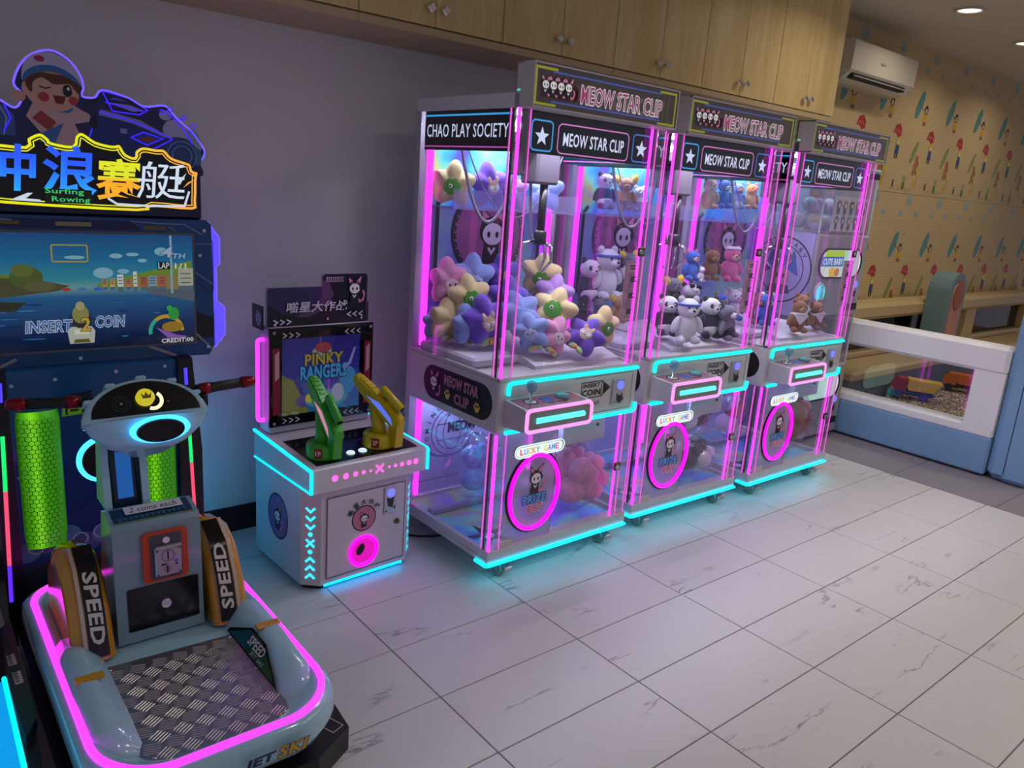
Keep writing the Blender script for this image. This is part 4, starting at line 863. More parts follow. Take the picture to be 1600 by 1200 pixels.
bag('clear bag of lower pandas on the middle machine floor', (3.37, 2.46, FZ+.014), (.165, .145, .11), [(-.35, -.35, -.1, .065, PN), (.25, -.45, -.1, .065, PW), (.5, .1, .1, .06, PN), (-.1, .3, .1, .06, PW), (.0, -.4, .35, .05, PN)], 11)
bag('clear bag of upper pandas stacked in the middle machine', (3.36, 2.49, FZ+.232), (.15, .12, .11), [(-.3, -.4, -.1, .06, PW), (.3, -.4, .0, .065, PN), (.0, -.35, .4, .055, PN), (.3, .2, .2, .06, PW)], 13)
bag('clear bag of brown bears on the farthest machine floor', (4.285, 2.43, FZ+.014), (.155, .14, .21), [(-.3, -.4, -.4, .075, PBR), (.35, -.4, -.2, .075, PBR), (.0, -.45, .25, .075, PTAN), (.4, .1, .3, .07, PBR), (-.4, .1, .3, .07, PTAN)], 17)
bag('clear bag of pale toys at the left of farthest machine floor', (3.90, 2.62, FZ+.032), (.13, .13, .20), [(-.2, -.3, -.2, .065, PW), (.2, -.4, .2, .06, PTAN), (-.1, -.3, .5, .055, PW)], 19)
# ------------------------------------------------------------------ capsule toy machine
t = thing('capsule_machine', 'white two-tier capsule toy machine between the last claw machine and the play fence', 'capsule machine', (5.09, 2.95, 0))
gx0, gx1, gf, gb = 4.74, 5.42, 2.67, 3.21
GW = pbr('capsule_body_grey', '#aca4a8', .38); GL = pbr('capsule_side_lilac', '#b8b4de', .35); FR = frosted('capsule_acrylic', '#f2f2f6', '#d8d8e0', .12)
for z0, z1 in ((0.03, .55), (.90, 1.455)):
    MB().box(gx0+.004, gf, z0, gx1, gb, z1, .012).build('machine_body', GW, t)
    MB().box(gx0-.002, gf+.02, z0, gx0+.004, gb, z1).build('side_panel', GL, t)
MB().box(gx0+.06, gf+.04, 0, gx1-.06, gb-.04, .03).build('plinth', M_MBLACK, t)
for z0, z1 in ((.55, .90), (1.455, 1.87)):
    mb = MB(); mb.box(gx0+.01, gf+.01, z0, gx1-.01, gf+.016, z1).box(gx0+.01, gf+.01, z0, gx0+.016, gb-.01, z1).box(gx1-.016, gf+.01, z0, gx1-.01, gb-.01, z1); mb.build('clear_box', FR, t)
    for x in (gx0+.008, gx1-.018): MB().box(x, gf+.006, z0, x+.010, gf+.016, z1, .002).build('box_edge', frosted('bright_acrylic_edge', '#ffffff', '#e8eef4', .7), t)
    MB().box(gx0+.02, gb-.04, z0, gx1-.02, gb-.01, z1).build('box_back', pbr('box_back_pale', '#c6d2ea', .5), t)
MB().box(gx0, gf, 1.87, gx1, gb, 1.895, .006).build('lid', pbr('mint_lid', '#9cc8c8', .4), t)
MB().box(gx1-.16, gf-.006, 1.83, gx1-.02, gf+.006, 1.865, .003).build('lid_latch', M_GBLACK, t)
MB().box(gx0+.05, gf+.04, 1.855, gx1-.05, gb-.05, 1.865).build('lid_light', glow('capsule_light', (.75, .85, 1.0), 2.2), t)
A = Art((gx0-.002, gb, 0), (0, -1, 0), (0, 0, 1)); cx, cz = gb-2.90, 1.20
A.ring(cx, cz, .212, .222, '#232030', 44).ring(cx, cz, .158, .164, '#232030', 40)
for k, ch in enumerate('CUTE BABY'):
    a = radians(150-14.5*k)
    if ch != ' ': A.text(ch, cx+.187*cos(a), cz+.187*sin(a), .03, '#232030', None, .01, 0, None, a-pi/2)
A.poly([(cx-.13, cz-.03), (cx-.09, cz+.12), (cx+.0, cz+.15), (cx+.09, cz+.12), (cx+.13, cz-.03), (cx+.06, cz+.0), (cx-.06, cz+.0)], '#5d74c0').ell(cx, cz-.05, .07, .065, '#c9a0a0').ell(cx-.025, cz-.04, .01, .015, '#232030').ell(cx+.025, cz-.04, .01, .015, '#232030').poly([(cx-.07, cz-.10), (cx+.07, cz-.10), (cx+.09, cz-.155), (cx-.09, cz-.155)], '#5b4a6c')
A.build('side_emblem', PRINT, t)
# capsules in the top box
CAPS = ['#e9d98a', '#d8a8d8', '#9cc6a8', '#c07ad0', '#e6dcc0', '#8fc2cf']
k = 0
for i in range(5):
    for j in range(2):
        for lv in range(2):
            if lv and (i+j) % 2: continue
            c = (gx0+.095+.118*i, gf+.09+.13*j, 1.52+.105*lv+.01*((i*3+j) % 3)); tt = thing('toy_capsule', '%s toy capsule, %s from left, %s %s row of the clear box' % (['cream', 'pink', 'green', 'purple', 'ivory', 'aqua'][k % 6], ['first', 'second', 'third', 'fourth', 'fifth'][i], ['lower', 'upper'][lv], ['front', 'back'][j]), 'toy capsule', (c[0], c[1], c[2]-.055), group='capsules in the top box')
            R_ = Matrix.Rotation(k*.9, 3, 'X') @ Matrix.Rotation(k*.6, 3, 'Y')
            MB().lathe([(.052*cos(a), .052*sin(a)) for a in [pi/2*q/6 for q in range(7)]], c, 18, None, R_).build('cap_half', pbr('capsule_%d' % (k % 6), CAPS[k % 6], .2), tt)
            MB().lathe([(.052*cos(a), .052*sin(a)) for a in [-pi/2+pi/2*q/6 for q in range(7)]], c, 18, None, R_).build('clear_half', pbr('capsule_pale', '#dcdce2', .2), tt); k += 1
# front faces
MB().box(gx0+.13, gf-.002, 1.475, gx0+.56, gf+.008, 1.70).build('prize_card', pbr('prize_card_white', '#d6d3da', .5), t)
A = Art((gx0+.13, gf-.002, 1.475), (1, 0, 0), (0, 0, 1))
for r_ in range(2):
    for q in range(5):
        x = .05+.082*q; z = .07+.10*r_; c_ = ['#8a6a9c', '#5a6a8c', '#b0906a', '#4a4458', '#c890a0'][(q+r_) % 5]
        A.ell(x, z, .026, .03, c_, 10).ell(x, z-.04, .018, .022, '#6f6678', 8).ell(x, z-.003, .016, .016, '#e6cfc0', 8)
A.build('prize_card_print', PRINT, t)
for z, pic in ((1.265, True), (.40, False)):
    w_ = MB().prism([(x, zz) for x, zz in rrect(gx0+.06, z-.095, gx1-.08, z+.095, .09, 8)], gf-.006, gf+.002, 'y').build('lit_window', glow('mint_window', (.62, .95, .74), .85), t)
    MB().tube([(x, gf-.006, zz) for x, zz in rrect(gx0+.06, z-.095, gx1-.08, z+.095, .09, 8)], .008, 6, True).build('window_rim', M_GBLACK, w_)
    if pic:
        A = Art((gx0+.06, gf-.006, z), (1, 0, 0), (0, 0, 1)); A.poly([(.05, .045), (.06, .085), (.30, .085), (.30, .045)], '#b6d62a').rect(.01, -.02, .30, .045, '#2f6fb8').text('CUTE BABY', .165, .012, .04, '#f2f4f4', .25, .02).poly([(.03, -.07), (.06, -.022), (.28, -.022), (.28, -.088), (.08, -.088)], '#d9dcc8').ell(.17, -.06, .04, .035, '#e8b838').ell(.10, -.06, .03, .03, '#e7e4da').ell(.23, -.06, .03, .03, '#c8785a'); A.build('window_picture', LIT, w_)
for z in (1.07, .235):
    kb = MB().lathe([(.07, 0), (.07, .012), (.06, .016)], (gx0+.11, gf, z), 24, None, Matrix.Rotation(pi/2, 3, 'X')).build('knob_ring', M_WHITE, t)
    MB().lathe([(.056, .0), (.056, .018), (.0, .019)], (gx0+.11, gf, z), 24, None, Matrix.Rotation(pi/2, 3, 'X')).build('knob_light', glow('aqua_knob', (.05, .75, .85), 1.3), kb)
    MB().box(gx0+.105, gf-.034, z-.05, gx0+.115, gf-.018, z+.05, .003).build('knob_handle', M_WHITE, kb)
    cp = MB().box(gx1-.14, gf-.008, z-.06, gx1-.06, gf+.0, z+.09, .003).build('coin_plate', pbr('coin_plate', '#b9bcc6', .3, .6), t)
    MB().cyl((gx1-.10, gf-.013, z+.05), .024, .006, 'y', 18).build('coin_slot_light', glow('periwinkle_slot', (.22, .25, 1.0), .9), cp)
    A = Art((gx1-.10, gf-.008, z), (1, 0, 0), (0, 0, 1)); A.poly([(-.02, .01), (0, .0), (.02, .01), (.014, -.04), (-.014, -.035)], '#2a2830'); A.build('coin_plate_print', PRINT, cp)
    MB().box(gx1-.20, gf-.006, z+.0, gx1-.165, gf+.0, z+.08, .003).build('return_slot', M_GBLACK, t)
    MB().box(gx1-.20, gf-.010, z-.135, gx1-.03, gf+.0, z-.085, .006).build('coin_tray', M_GBLACK, t)
# ------------------------------------------------------------------ soft-play pit
t = thing('play_fence', 'padded white and blue soft-play fence with a clear window', 'fence', (5.52, 2.2, 0))
fx0, fx1 = 5.46, 5.60
MB().box(fx0, 1.66, .012, fx1, WY-.02, .262, .012).build('base_pad', M_SOFTB, t)
mb = MB(); y0, y1, z0, z1 = 1.845, 2.90, .325, .675
mb.box(fx0-.004, 1.66, z1, fx1, WY-.02, .855, .022).box(fx0-.004, 1.66, .256, fx1, WY-.02, z0, .014).box(fx0-.0035, 1.66, z0-.01, fx1-.001, y0, z1+.01).box(fx0-.0035, y1, z0-.01, fx1-.001, WY-.02, z1+.01)
mb.build('frame_pad', M_SOFTW, t)
MB().box(fx0+.055, y0, z0, fx0+.062, y1, z1).build('window_pane', glass('fence_pane', (.92, .93, .95), .02), t)
MB().box(fx0-.01, 1.50, .006, fx0+.13, 1.656, 1.12, .045).box(fx0-.01, 1.40, .006, fx0+.13, 1.58, 1.12, .03).build('end_post', M_SOFTB, t)
# gravel
pit = MB().box(5.605, .9, -.005, 10.0, 2.69, .20).build('gravel_bed', pbr('gravel_under', '#8d7d62', .9, bump=.6, bscale=90, var=.4))
pit['kind'] = 'stuff'; tag(pit, 'sand-coloured seed gravel filling the play pit behind the fence window', 'gravel')
for nm, col, sd in (('pebbles', '#b59a6c', 1), ('pebbles', '#e0d8c6', 2), ('pebbles', '#6b563c', 3)):
    rnd = random.Random(sd); vs = []; fs = []
    for q in range(2600):
        x = 5.61+2.6*rnd.random()**1.4; y = .95+1.72*rnd.random(); z = .20; s = rnd.uniform(.007, .013); a = rnd.random()*6.28; b0 = len(vs)
        for (dx, dy, dz) in ((1, 0, 0), (-1, 0, 0), (0, .7, 0), (0, -.7, 0), (0, 0, .9), (0, 0, -.4)):
            vs.append((x+s*(dx*cos(a)-dy*sin(a)), y+s*(dx*sin(a)+dy*cos(a)), z+s*dz))
        for f in ((0, 2, 4), (2, 1, 4), (1, 3, 4), (3, 0, 4), (2, 0, 5), (1, 2, 5), (3, 1, 5), (0, 3, 5)): fs.append(tuple(i+b0 for i in f))
    o = MB().add(vs, fs, True).build(nm, pbr('pebble_%d' % sd, col, .7), pit, flip=False); o['kind'] = 'stuff'
# low bench pad and window rail along the papered wall
t = thing('padded_bench', 'low padded bench along the papered wall inside the gravel pit', 'bench', (7.5, 2.95, .2))
MB().box(5.62, 2.72, .0, 9.9, 3.22, .37, .01).build('bench_base', pbr('slate_vinyl', '#5d6f80', .5), t); MB().box(5.62, 2.70, .36, 9.9, 3.22, .44, .02).build('bench_cushion', M_CREAM, t)
t = thing('window_rail', 'beige padded rail with dark windows below, in front of wallpaper', 'rail', (7.5, 3.1, .44))
MB().box(5.62, 2.97, .76, 10.4, 3.20, .895, .03).build('top_pad', M_CREAM, t)
MB().box(5.62, 3.0, .442, 10.4, 3.17, .49, .01).build('bottom_pad', M_CREAM, t)
for x in (5.62, 7.62, 8.35, 10.0): MB().box(x, 3.0, .485, x+.22 if x != 7.62 else 8.05, 3.17, .80, .01).build('rail_post', M_CREAM, t)
for x0, x1 in ((5.84, 7.62), (8.57, 10.0)):
    MB().box(x0, 3.08, .49, x1, 3.09, .76).build('rail_window', glass('smoked_pane', (.42, .33, .20), .03), t)
    for k in range(3): MB().box(x0+(x1-x0)*(k+.7)/3, 3.10, .49, x0+(x1-x0)*(k+.7)/3+.03, 3.14, .76).build('window_bar', pbr('brown_bar', '#6d5734', .5), t)
t = thing('arch_post', 'round-topped teal and pink padded post in front of the beige rail', 'post', (7.9, 3.0, .2))
AX, ZR = 7.42, .985; rw = .175
def arch(r, top, n=14): return [(AX+r, .442), (AX+r, top)]+[(AX+r*cos(pi*k/n), top+r*sin(pi*k/n)) for k in range(1, n)]+[(AX-r, top), (AX-r, .442)]
MB().prism(arch(rw, ZR), 2.78, 2.965, 'y').build('outer_pad', pbr('teal_vinyl', '#6f8f92', .5), t)
MB().prism(arch(rw*.62, ZR-.02), 2.768, 2.79, 'y').build('inner_pad', pbr('salmon_vinyl', '#c98a72', .5), t)
MB().lathe([(.095, -.006), (.078, .0), (.070, .015), (.0, .017)], (AX, 2.767, ZR-.02), 26, None, Matrix.Rotation(-pi/2, 3, 'X') @ Matrix.Diagonal((1, 1.45, 1))).build('round_hollow', pbr('deep_salmon', '#a8604c', .55), t)
# toys lying on the gravel
def toy_vehicle(name, label, c, rz, cabm, bedm, chm, s=1.0):
    t = thing(name, label, 'toy', c, rz, world=False)
    MB().box(-.17*s, -.07*s, .035*s, .17*s, .07*s, .065*s, .012*s).build('chassis', chm, t)
    MB().prism([(-.17*s, .06*s), (-.05*s, .06*s), (-.05*s, .17*s), (-.12*s, .17*s), (-.17*s, .11*s)], -.065*s, .065*s, 'y').build('cab', cabm, t)
    mb = MB(); mb.prism([(-.03*s, .075*s), (.15*s, .075*s), (.22*s, .16*s), (-.045*s, .17*s), (-.045*s, .10*s)], -.075*s, .075*s, 'y'); mb.build('tipper_bed', bedm, t)
    for x in (-.11, .09):
        for y in (-.075, .06): MB().cyl((x*s, y*s, .036*s), .036*s, .018*s, 'y', 16, .004).build('wheel', chm, t)
    return t
q = at_z(1418, 622, .205)
toy_vehicle('toy_dump_truck', 'red and yellow toy dump truck with blue chassis on the gravel', (q.x, q.y-.02, .213), radians(-62), pbr('toy_red', '#9c2626', .4), pbr('toy_yellow', '#d8b42c', .4), pbr('toy_blue', '#23417c', .4), .92)
q = at_z(1500, 612, .205)
toy_vehicle('toy_digger', 'orange toy digger with black base at the window edge', (q.x, q.y, .213), radians(-70), pbr('toy_orange', '#c8661e', .4), pbr('toy_orange', '#c8661e', .4), pbr('toy_black', '#22222a', .5), .85)
q = at_z(1378, 634, .205)
t = thing('sand_scoop', 'small yellow toy scoop half buried beside the dump truck', 'toy', (q.x, q.y, .2)); MB().ell((q.x, q.y, .215), (.05, .035, .02), 12, 6).box(q.x-.015, q.y-.10, .208, q.x+.015, q.y, .222, .004).build('scoop', pbr('toy_yellow', '#d8b42c', .4), t)
# ------------------------------------------------------------------ shooting game
t = thing('shooting_game', 'white shooting game cabinet with toy guns and cyan edge lights, against the back wall', 'arcade machine', (1.185, 2.53, 0), radians(3.0), world=False)
SW = pbr('shooter_white', '#d3ced6', .32)
MB().prism([(0, .065), (.058, .010), (.455, .010), (.512, .065), (.512, .46), (0, .46)], .025, .436, 'z').build('cabinet_body', SW, t)
MB().prism([(.02, .08), (.07, .03), (.445, .03), (.49, .08), (.49, .44), (.02, .44)], .0, .026, 'z').build('plinth', M_MBLACK, t)
MB().tube([(.075, .012, .022), (.44, .012, .022)], .006).build('underglow_strip', glow('blue_underglow', (0, .42, 1.0), 5.0), t)
# front door
d = MB().box(.082, .004, .055, .438, .012, .388, .002).build('coin_door', SW, t)
A = Art((0, .004, 0), (1, 0, 0), (0, 0, 1)); A.line([(.080, .052), (.440, .052), (.440, .391), (.080, .391)], .003, '#26222c', True)
A.ell(.245, .272, .056, .056, '#2a1d2a').ell(.245, .272, .051, .051, '#c87a98'); cat_emblem(A, .245, .270, .038)
for k, ch in enumerate('喵星大作战'):
    a = radians(150-28*k); A.text(ch, .245+.072*cos(a), .272+.072*sin(a), .024, '#1c1820', .024, .02, 0, None, a-pi/2)
A.build('door_print', PRINT, d)
rg = MB(); Rm = Matrix.Rotation(pi/2, 3, 'X')
rg.lathe([(.050, -.004), (.056, .004), (.064, .010), (.068, .008), (.068, -.002)], (.245, .002, .130), 32, None, Rm).build('prize_hole_ring', M_HOT, d)
MB().lathe([(.051, .003), (.049, -.03), (.0, -.031)], (.245, .002, .130), 28, None, Rm).build('prize_hole_funnel', glow('pink_funnel', (1.0, .0, .62), .75), d)
MB().ell((.228, -.004, .142), (.018, .004, .026), 14, 8, Matrix.Rotation(.5, 3, 'Y')).build('hole_opening', M_MBLACK, d)
cp = MB().box(.335, -.002, .265, .395, .004, .385, .003).build('coin_plate', pbr('coin_plate', '#b9bcc6', .3, .6), d)
MB().cyl((.367, -.007, .357), .019, .006, 'y', 18).build('coin_slot_light', glow('periwinkle_slot', (.22, .25, 1.0), .9), cp)
A = Art((.365, -.002, .32), (1, 0, 0), (0, 0, 1)); A.poly([(-.018, .018), (0, .01), (.018, .018), (.012, -.03), (-.012, -.02)], '#2a2830').ell(-.02, -.04, .004, .004, '#444').ell(.02, -.03, .005, .008, '#555'); A.build('coin_plate_print', PRINT, cp)
MB().cyl((.402, -.004, .222), .011, .009, 'y', 16).build('door_lock', M_BRASS, d)
# left side emblem
A = Art((0, .46, 0), (0, -1, 0), (0, 0, 1)); A.ell(.205, .245, .088, .098, '#2a2230', 32).ell(.205, .245, .080, .090, '#7a5a9c', 32); cat_emblem(A, .205, .245, .058); A.build('side_emblem', PRINT, t)
# chevron lights down the chamfered corners
for cx, cy, ux, uy in ((.028, .0385, .7256, -.688), (.484, .0385, .7194, .694)):
    A = Art((cx, cy, 0), (ux, uy, 0), (0, 0, 1)); c = '#33d2f0'
    for z in (.345, .310, .275): A.line([(-.018, z+.009), (0, z-.009), (.018, z+.009)], .009, c)
    A.ell(0, .243, .009, .009, c).line([(-.016, .222), (.016, .190)], .009, c).line([(-.016, .190), (.016, .222)], .009, c).ell(0, .170, .009, .009, c)
    for z in (.135, .100, .065): A.line([(-.018, z-.009), (0, z+.009), (.018, z-.009)], .009, c)
    A.build('chevron_lights', LIT2, t)
# console
con = MB().prism([(-.030, .436), (-.030, .528), (-.022, .534), (.46, .560), (.46, .436)], -.006, .520, 'x').build('console', SW, t)
A = Art((0, -.030, .482), (1, 0, 0), (0, 0, 1)); 
for x, r in ((.083, .0135), (.130, .0125), (.172, .0105), (.208, .0085), (.240, .0055), (.326, .0055), (.355, .0075), (.386, .0095), (.421, .0110), (.454, .0120)): A.ell(x+.008, .003, r, r, '#ff5ec8')
A.line([(.270, -.012), (.306, .022)], .008, '#ff5ec8').line([(.270, .022), (.306, -.012)], .008, '#ff5ec8'); A.build('dot_lights', LIT2, con)
for x in (-.008, .522):
    MB().tube(arc_path([(x, -.032, .440), (x, -.032, .530), (x, .455, .556)], .006), .0065, 8).build('edge_light', M_BLUEN if False else glow('sky_neon', (.0, .78, 1.0), 1.7), con)
    MB().tube([(x, -.032, .440), (x, .455, .440)], .0035, 6).build('edge_light', glow('sky_neon', (.0, .78, 1.0), 1.7), con)
sl = Vector((0, .482, .026)).normalized()
top = Art((0, -.022, .5342), (1, 0, 0), sl)
top.poly([(.03, .02), (.49, .02), (.49, .30), (.03, .30)], '#0d0b1c').ell(.27, .12, .10, .07, '#251b4e').ell(.40, .16, .06, .05, '#2a2050').ring(.33, .14, .05, .054, '#4b3f8c').line([(.22, .20), (.45, .16)], .004, '#4b3f8c')
top.build('console_decal', PRINTG, con)
for x in (.208, .262): 
    z = .534+(.055+.022)*.0539
    MB().lathe([(.018, 0), (.017, .006), (.012, .010), (0, .011)], (x, .055, z-.001), 18).build('start_button', glow('white_button', (.75, .95, 1.0), .9), con)
# monitor housing
mz0, mz1, mf = .590, .995, .345
hb = MB().box(.012, mf+.012, mz0-.03, .478, mf+.105, mz1, .006).build('monitor_housing', pbr('monitor_housing_white', '#bdb9cc', .35), t)
MB().box(.008, mf, mz0, .482, mf+.012, mz1, .003).build('bezel', M_GBLACK, hb)
A = Art((.008, mf, mz0), (1, 0, 0), (0, 0, 1)); W_ = .474; H_ = mz1-mz0
A.rect(.012, .05, .044, .325, '#8f1433').rect(W_-.044, .05, W_-.012, .325, '#8f1433')
for x in (.022, W_-.036): A.poly([(x, .19), (x+.018, .205), (x+.018, .315), (x, .300)], '#c8a0ac')
for x, k in ((.055, 1), (.30, -1)):
    for q in range(3):
        for y in (H_-.030, .022):
            xx = x+.028*q+(.05 if k < 0 else 0); A.line([(xx, y+.010), (xx+k*.016, y), (xx, y-.010)], .0045, '#c9c6d0')
for x in (.018, W_-.018):
    for y in (.016, H_-.016): A.ell(x, y, .007, .007, '#8a8690')
A.build('bezel_print', PRINT, hb)
sc = Art((.060, mf-.0012, mz0+.045), (1, 0, 0), (0, 0, 1)); w_, h_ = .354, .315
sc.put([(0, 0), (w_, 0), (w_, h_*.5), (0, h_*.5), (w_, h_), (0, h_)], [(0, 1, 2, 3), (3, 2, 4, 5)], lambda p: '#1f6fb0' if p[1] < .1 else ('#23309c' if p[1] < .2 else '#1c1480'))
sc.poly([(0, .0), (.12, .0), (.05, .14), (0, .17)], '#7a7a2c').poly([(.04, .16), (.10, .04), (.115, .05), (.05, .18)], '#3a2a8c').ell(.09, .05, .03, .025, '#5a4a9a').ell(.30, .12, .04, .06, '#3a8ac8').ell(.20, .05, .10, .04, '#4a9ab0').ell(.25, .07, .03, .04, '#a8b0d0')
sc.ell(.175, .25, .045, .03, '#9aa8a0').ell(.18, .27, .038, .022, '#9c3a3c')
sc.text('PINKY', .185, .222, .045, '#a89a2c', .17, .03, 0, ('#2a1450', .06)).text('RANGERS', .185, .168, .055, '#3aa2d8', .21, .03, 0, ('#1c1868', .06))
sc.poly([(.28, .17), (.31, .19), (.335, .26), (.325, .26), (.30, .20), (.275, .18)], '#8a8ad0').ell(.12, .06, .02, .02, '#c8c04a')
sc.build('screen_picture', print_mat('dim_picture_light', .36), hb)
MB().box(.058, mf-.004, mz0+.043, .418, mf-.0025, mz0+.363).build('screen_glass', M_GLASS, hb)
# topper sign
poly = rrect(.0, 0, .47, .150, .012)
MB().prism([(.010, mz1), (.010, mz1+.150), (.018, mz1+.158), (.248, mz1+.158), (.248, mz1+.198), (.258, mz1+.208), (.455, mz1+.208), (.463, mz1+.200), (.463, mz1)], mf+.028, mf+.036, 'y').build('topper_board', pbr('topper_edge', '#9a93a8', .3), t)
A = Art((.012, mf+.028, mz1+.002), (1, 0, 0), (0, 0, 1)); 
A.poly([(0, 0), (0, .146), (.008, .154), (.238, .154), (.238, .194), (.248, .204), (.441, .204), (.449, .196), (.449, 0)], '#120f20')
A.poly([(0.0, .146), (.008, .154), (.238, .154), (.25, .09), (.16, .03), (.06, .05), (.0, .09)], '#2a2358').poly([(.238, .154), (.238, .18), (.27, .17), (.29, .12), (.25, .06), (.17, .03), (.12, .035), (.2, .07), (.235, .11)], '#5a3a68')
A.rect(.255, .172, .335, .192, '#c9b6cc'); 
for q in range(8): A.poly([(.258+.0095*q, .174), (.264+.0095*q, .174), (.268+.0095*q, .190), (.262+.0095*q, .190)], '#4a3050')
cat_emblem(A, .385, .140, .062); A.text('喵星大作战', .215, .075, .042, '#d2ccda', .27, .02, .15)
for x, k in ((.022, 1), (.425, -1)):
    for q in range(3): xx = x+k*.028*q; A.line([(xx, .034+(.012 if k < 0 else -.006)), (xx+k*.018, .024+(.012 if k < 0 else -.006)), (xx, .014+(.012 if k < 0 else -.006))], .0055, '#d2ccda')
for x, y in ((.03, .008), (.26, .022), (.42, .018)): A.ell(x, y, .005, .005, '#c9c6d0')
A.build('topper_print', PRINTG, t)
for x in (-.004, .47): MB().box(x, mf+.036, mz1-.012, x+.006, mf+.13, mz1+.085, .002).build('side_plate', M_GBLACK, t)
A = Art((-.004, mf+.13, mz1), (0, -1, 0), (0, 0, 1)); A.ell(.06, .035, .026, .034, '#c2bdd0', 6); 
for q in (-.02, 0, .02): A.line([(.045, .035+q-.008), (.06, .035+q+.008), (.075, .035+q-.008)], .004, '#17141c')
A.build('side_plate_print', PRINT, t)
# magenta bracket lights on both sides of the monitor
for x, s in ((.012, -1), (.478, 1)):
    pth = arc_path([(x, mf+.06, mz1-.052), (x+s*.026, mf+.06, mz1-.052), (x+s*.026, mf+.06, mz0+.02), (x, mf+.06, mz0+.02)], .02)
    MB().tube(pth, .0085, 8).build('bracket_light', M_PINK, t)
# guns on round swivels
def gun(name, cx, cy, col, yaw, pitch, strip):
    g = thing(name, '', '', (0, 0, 0), 0, None, False)
    for k in ('label', 'category'):
        if k in g.keys(): del g[k]
    g.parent = t; zc = .534+(cy+.022)*.0539
    base = MB().lathe([(.062, 0), (.064, .006), (.064, .050), (.058, .058), (.02, .060), (0, .060)], (cx, cy, zc), 28); base.build('swivel_base', col, g)
    A = Art((cx-.0455, cy-.0455, zc+.03), (.70, -.70, 0), (0, 0, 1)); A.rect(-.016, -.020, .016, .020, '#8c1a1a'); A.text('1P' if cx < .25 else '2P', 0, 0, .018, '#e8d8c0', .02, .02); A.build('player_label', PRINT, g)
    M = Matrix.Translation((cx+.012, cy-.01, zc+.165)) @ Matrix.Rotation(radians(yaw), 4, 'Z') @ Matrix.Rotation(radians(pitch), 4, 'X') @ Matrix.Diagonal((.86, .76, .92, 1))
    mb = MB()
    prof = [(.215, .022), (.215, -.012), (.16, -.028), (.06, -.034), (-.07, -.036), (-.135, -.030), (-.145, .005), (-.12, .028), (-.02, .036), (.06, .030), (.12, .032)]
    mb.prism(prof, -.021, .021, 'x', M)
    mb.prism([(y*.98, z*.75) for y, z in prof], -.029, .029, 'x', M)
    for k in range(4): mb.box(-.016, .10+.028*k, .020, .016, .118+.028*k, .036-.002*k, .004, M)
    mb.cyl((0, .205, .004), .024, .022, 'y', 16, .004, M)
    mb.build('gun_body', col, g)
    MB().cyl((0, .222, .004), .015, .008, 'y', 14, 0, M).build('muzzle', M_GBLACK, g)
    mb = MB(); mb.cyl((.004, -.09, .058), .019, .16, 'y', 16, .004, M).box(-.008, -.04, .028, .012, .0, .045, 0, M).box(-.008, .03, .028, .012, .06, .045, 0, M); mb.build('scope', col, g)
    MB().cyl((.004, -.094, .058), .013, .006, 'y', 14, 0, M).build('scope_lens', M_GBLACK, g)
    mb = MB(); v = (cx, cy, zc); tl = M @ Vector((0, -.125, -.02))
    mb.prism([(tl.y-.028, tl.z+.02), (tl.y+.030, tl.z+.02), (tl.y+.022, zc+.012), (tl.y-.020, zc+.012)], tl.x-.018, tl.x+.018, 'x'); mb.build('grip', col, g)
    p0 = M @ Vector((0, .05, -.03)); mb = MB(); mb.tube([(cx, cy, zc+.055), (cx, cy+.004, zc+.09), tuple(p0)], [.034, .028, .024], 10); mb.build('support_arm', col, g)
    MB().prism([(.10, -.008), (.02, .016), (-.08, .006), (-.115, -.016), (-.03, -.012)], -.0305, -.0295, 'x', M).prism([(.10, -.008), (.02, .016), (-.08, .006), (-.115, -.016), (-.03, -.012)], .0295, .0305, 'x', M).build('side_light', strip, g)
    return g
gun('toy_gun', .100, .080, pbr('gun_green', '#3fae2c', .28), 0, 42, glow('gun_light_red', (.9, .35, .4), .6))
gun('toy_gun', .352, .080, pbr('gun_yellow', '#c9b416', .28), 22, 36, glow('gun_light_blue', (.12, .2, 1.0), .8))
pc = MB().tube([(.49, .30, .57), (.505, .36, .62), (.50, .40, .66), (.485, .40, .68)], .004, 6).build('gun_cable', M_MBLACK, t)
# cables on the floor between the two machines
t = thing('power_cable', 'black power cable on the floor between the shooting game and nearest claw machine', 'cable', (1.78, 2.75, 0))
MB().tube(arc_path([(1.72, 3.1, .006), (1.74, 2.90, .006), (1.82, 2.76, .006), (1.95, 2.70, .006), (2.05, 2.85, .006)], .06), .005, 6).build('cord', M_MBLACK, t)
# ------------------------------------------------------------------ jet ski arcade machine (screen cabinet and ride bolted together)
t = thing('jet_ski_game', 'jet ski racing arcade game with lit yellow sign, screen and pale blue ride-on deck', 'arcade machine', (.55, 2.6, 0))
CX = .54
HB = pbr('hull_blue', '#a6d0e2', .16, coat=.6); NB = pbr('navy_panel', '#12447e', .3); NBK = pbr('deep_navy', '#0a1230', .35)
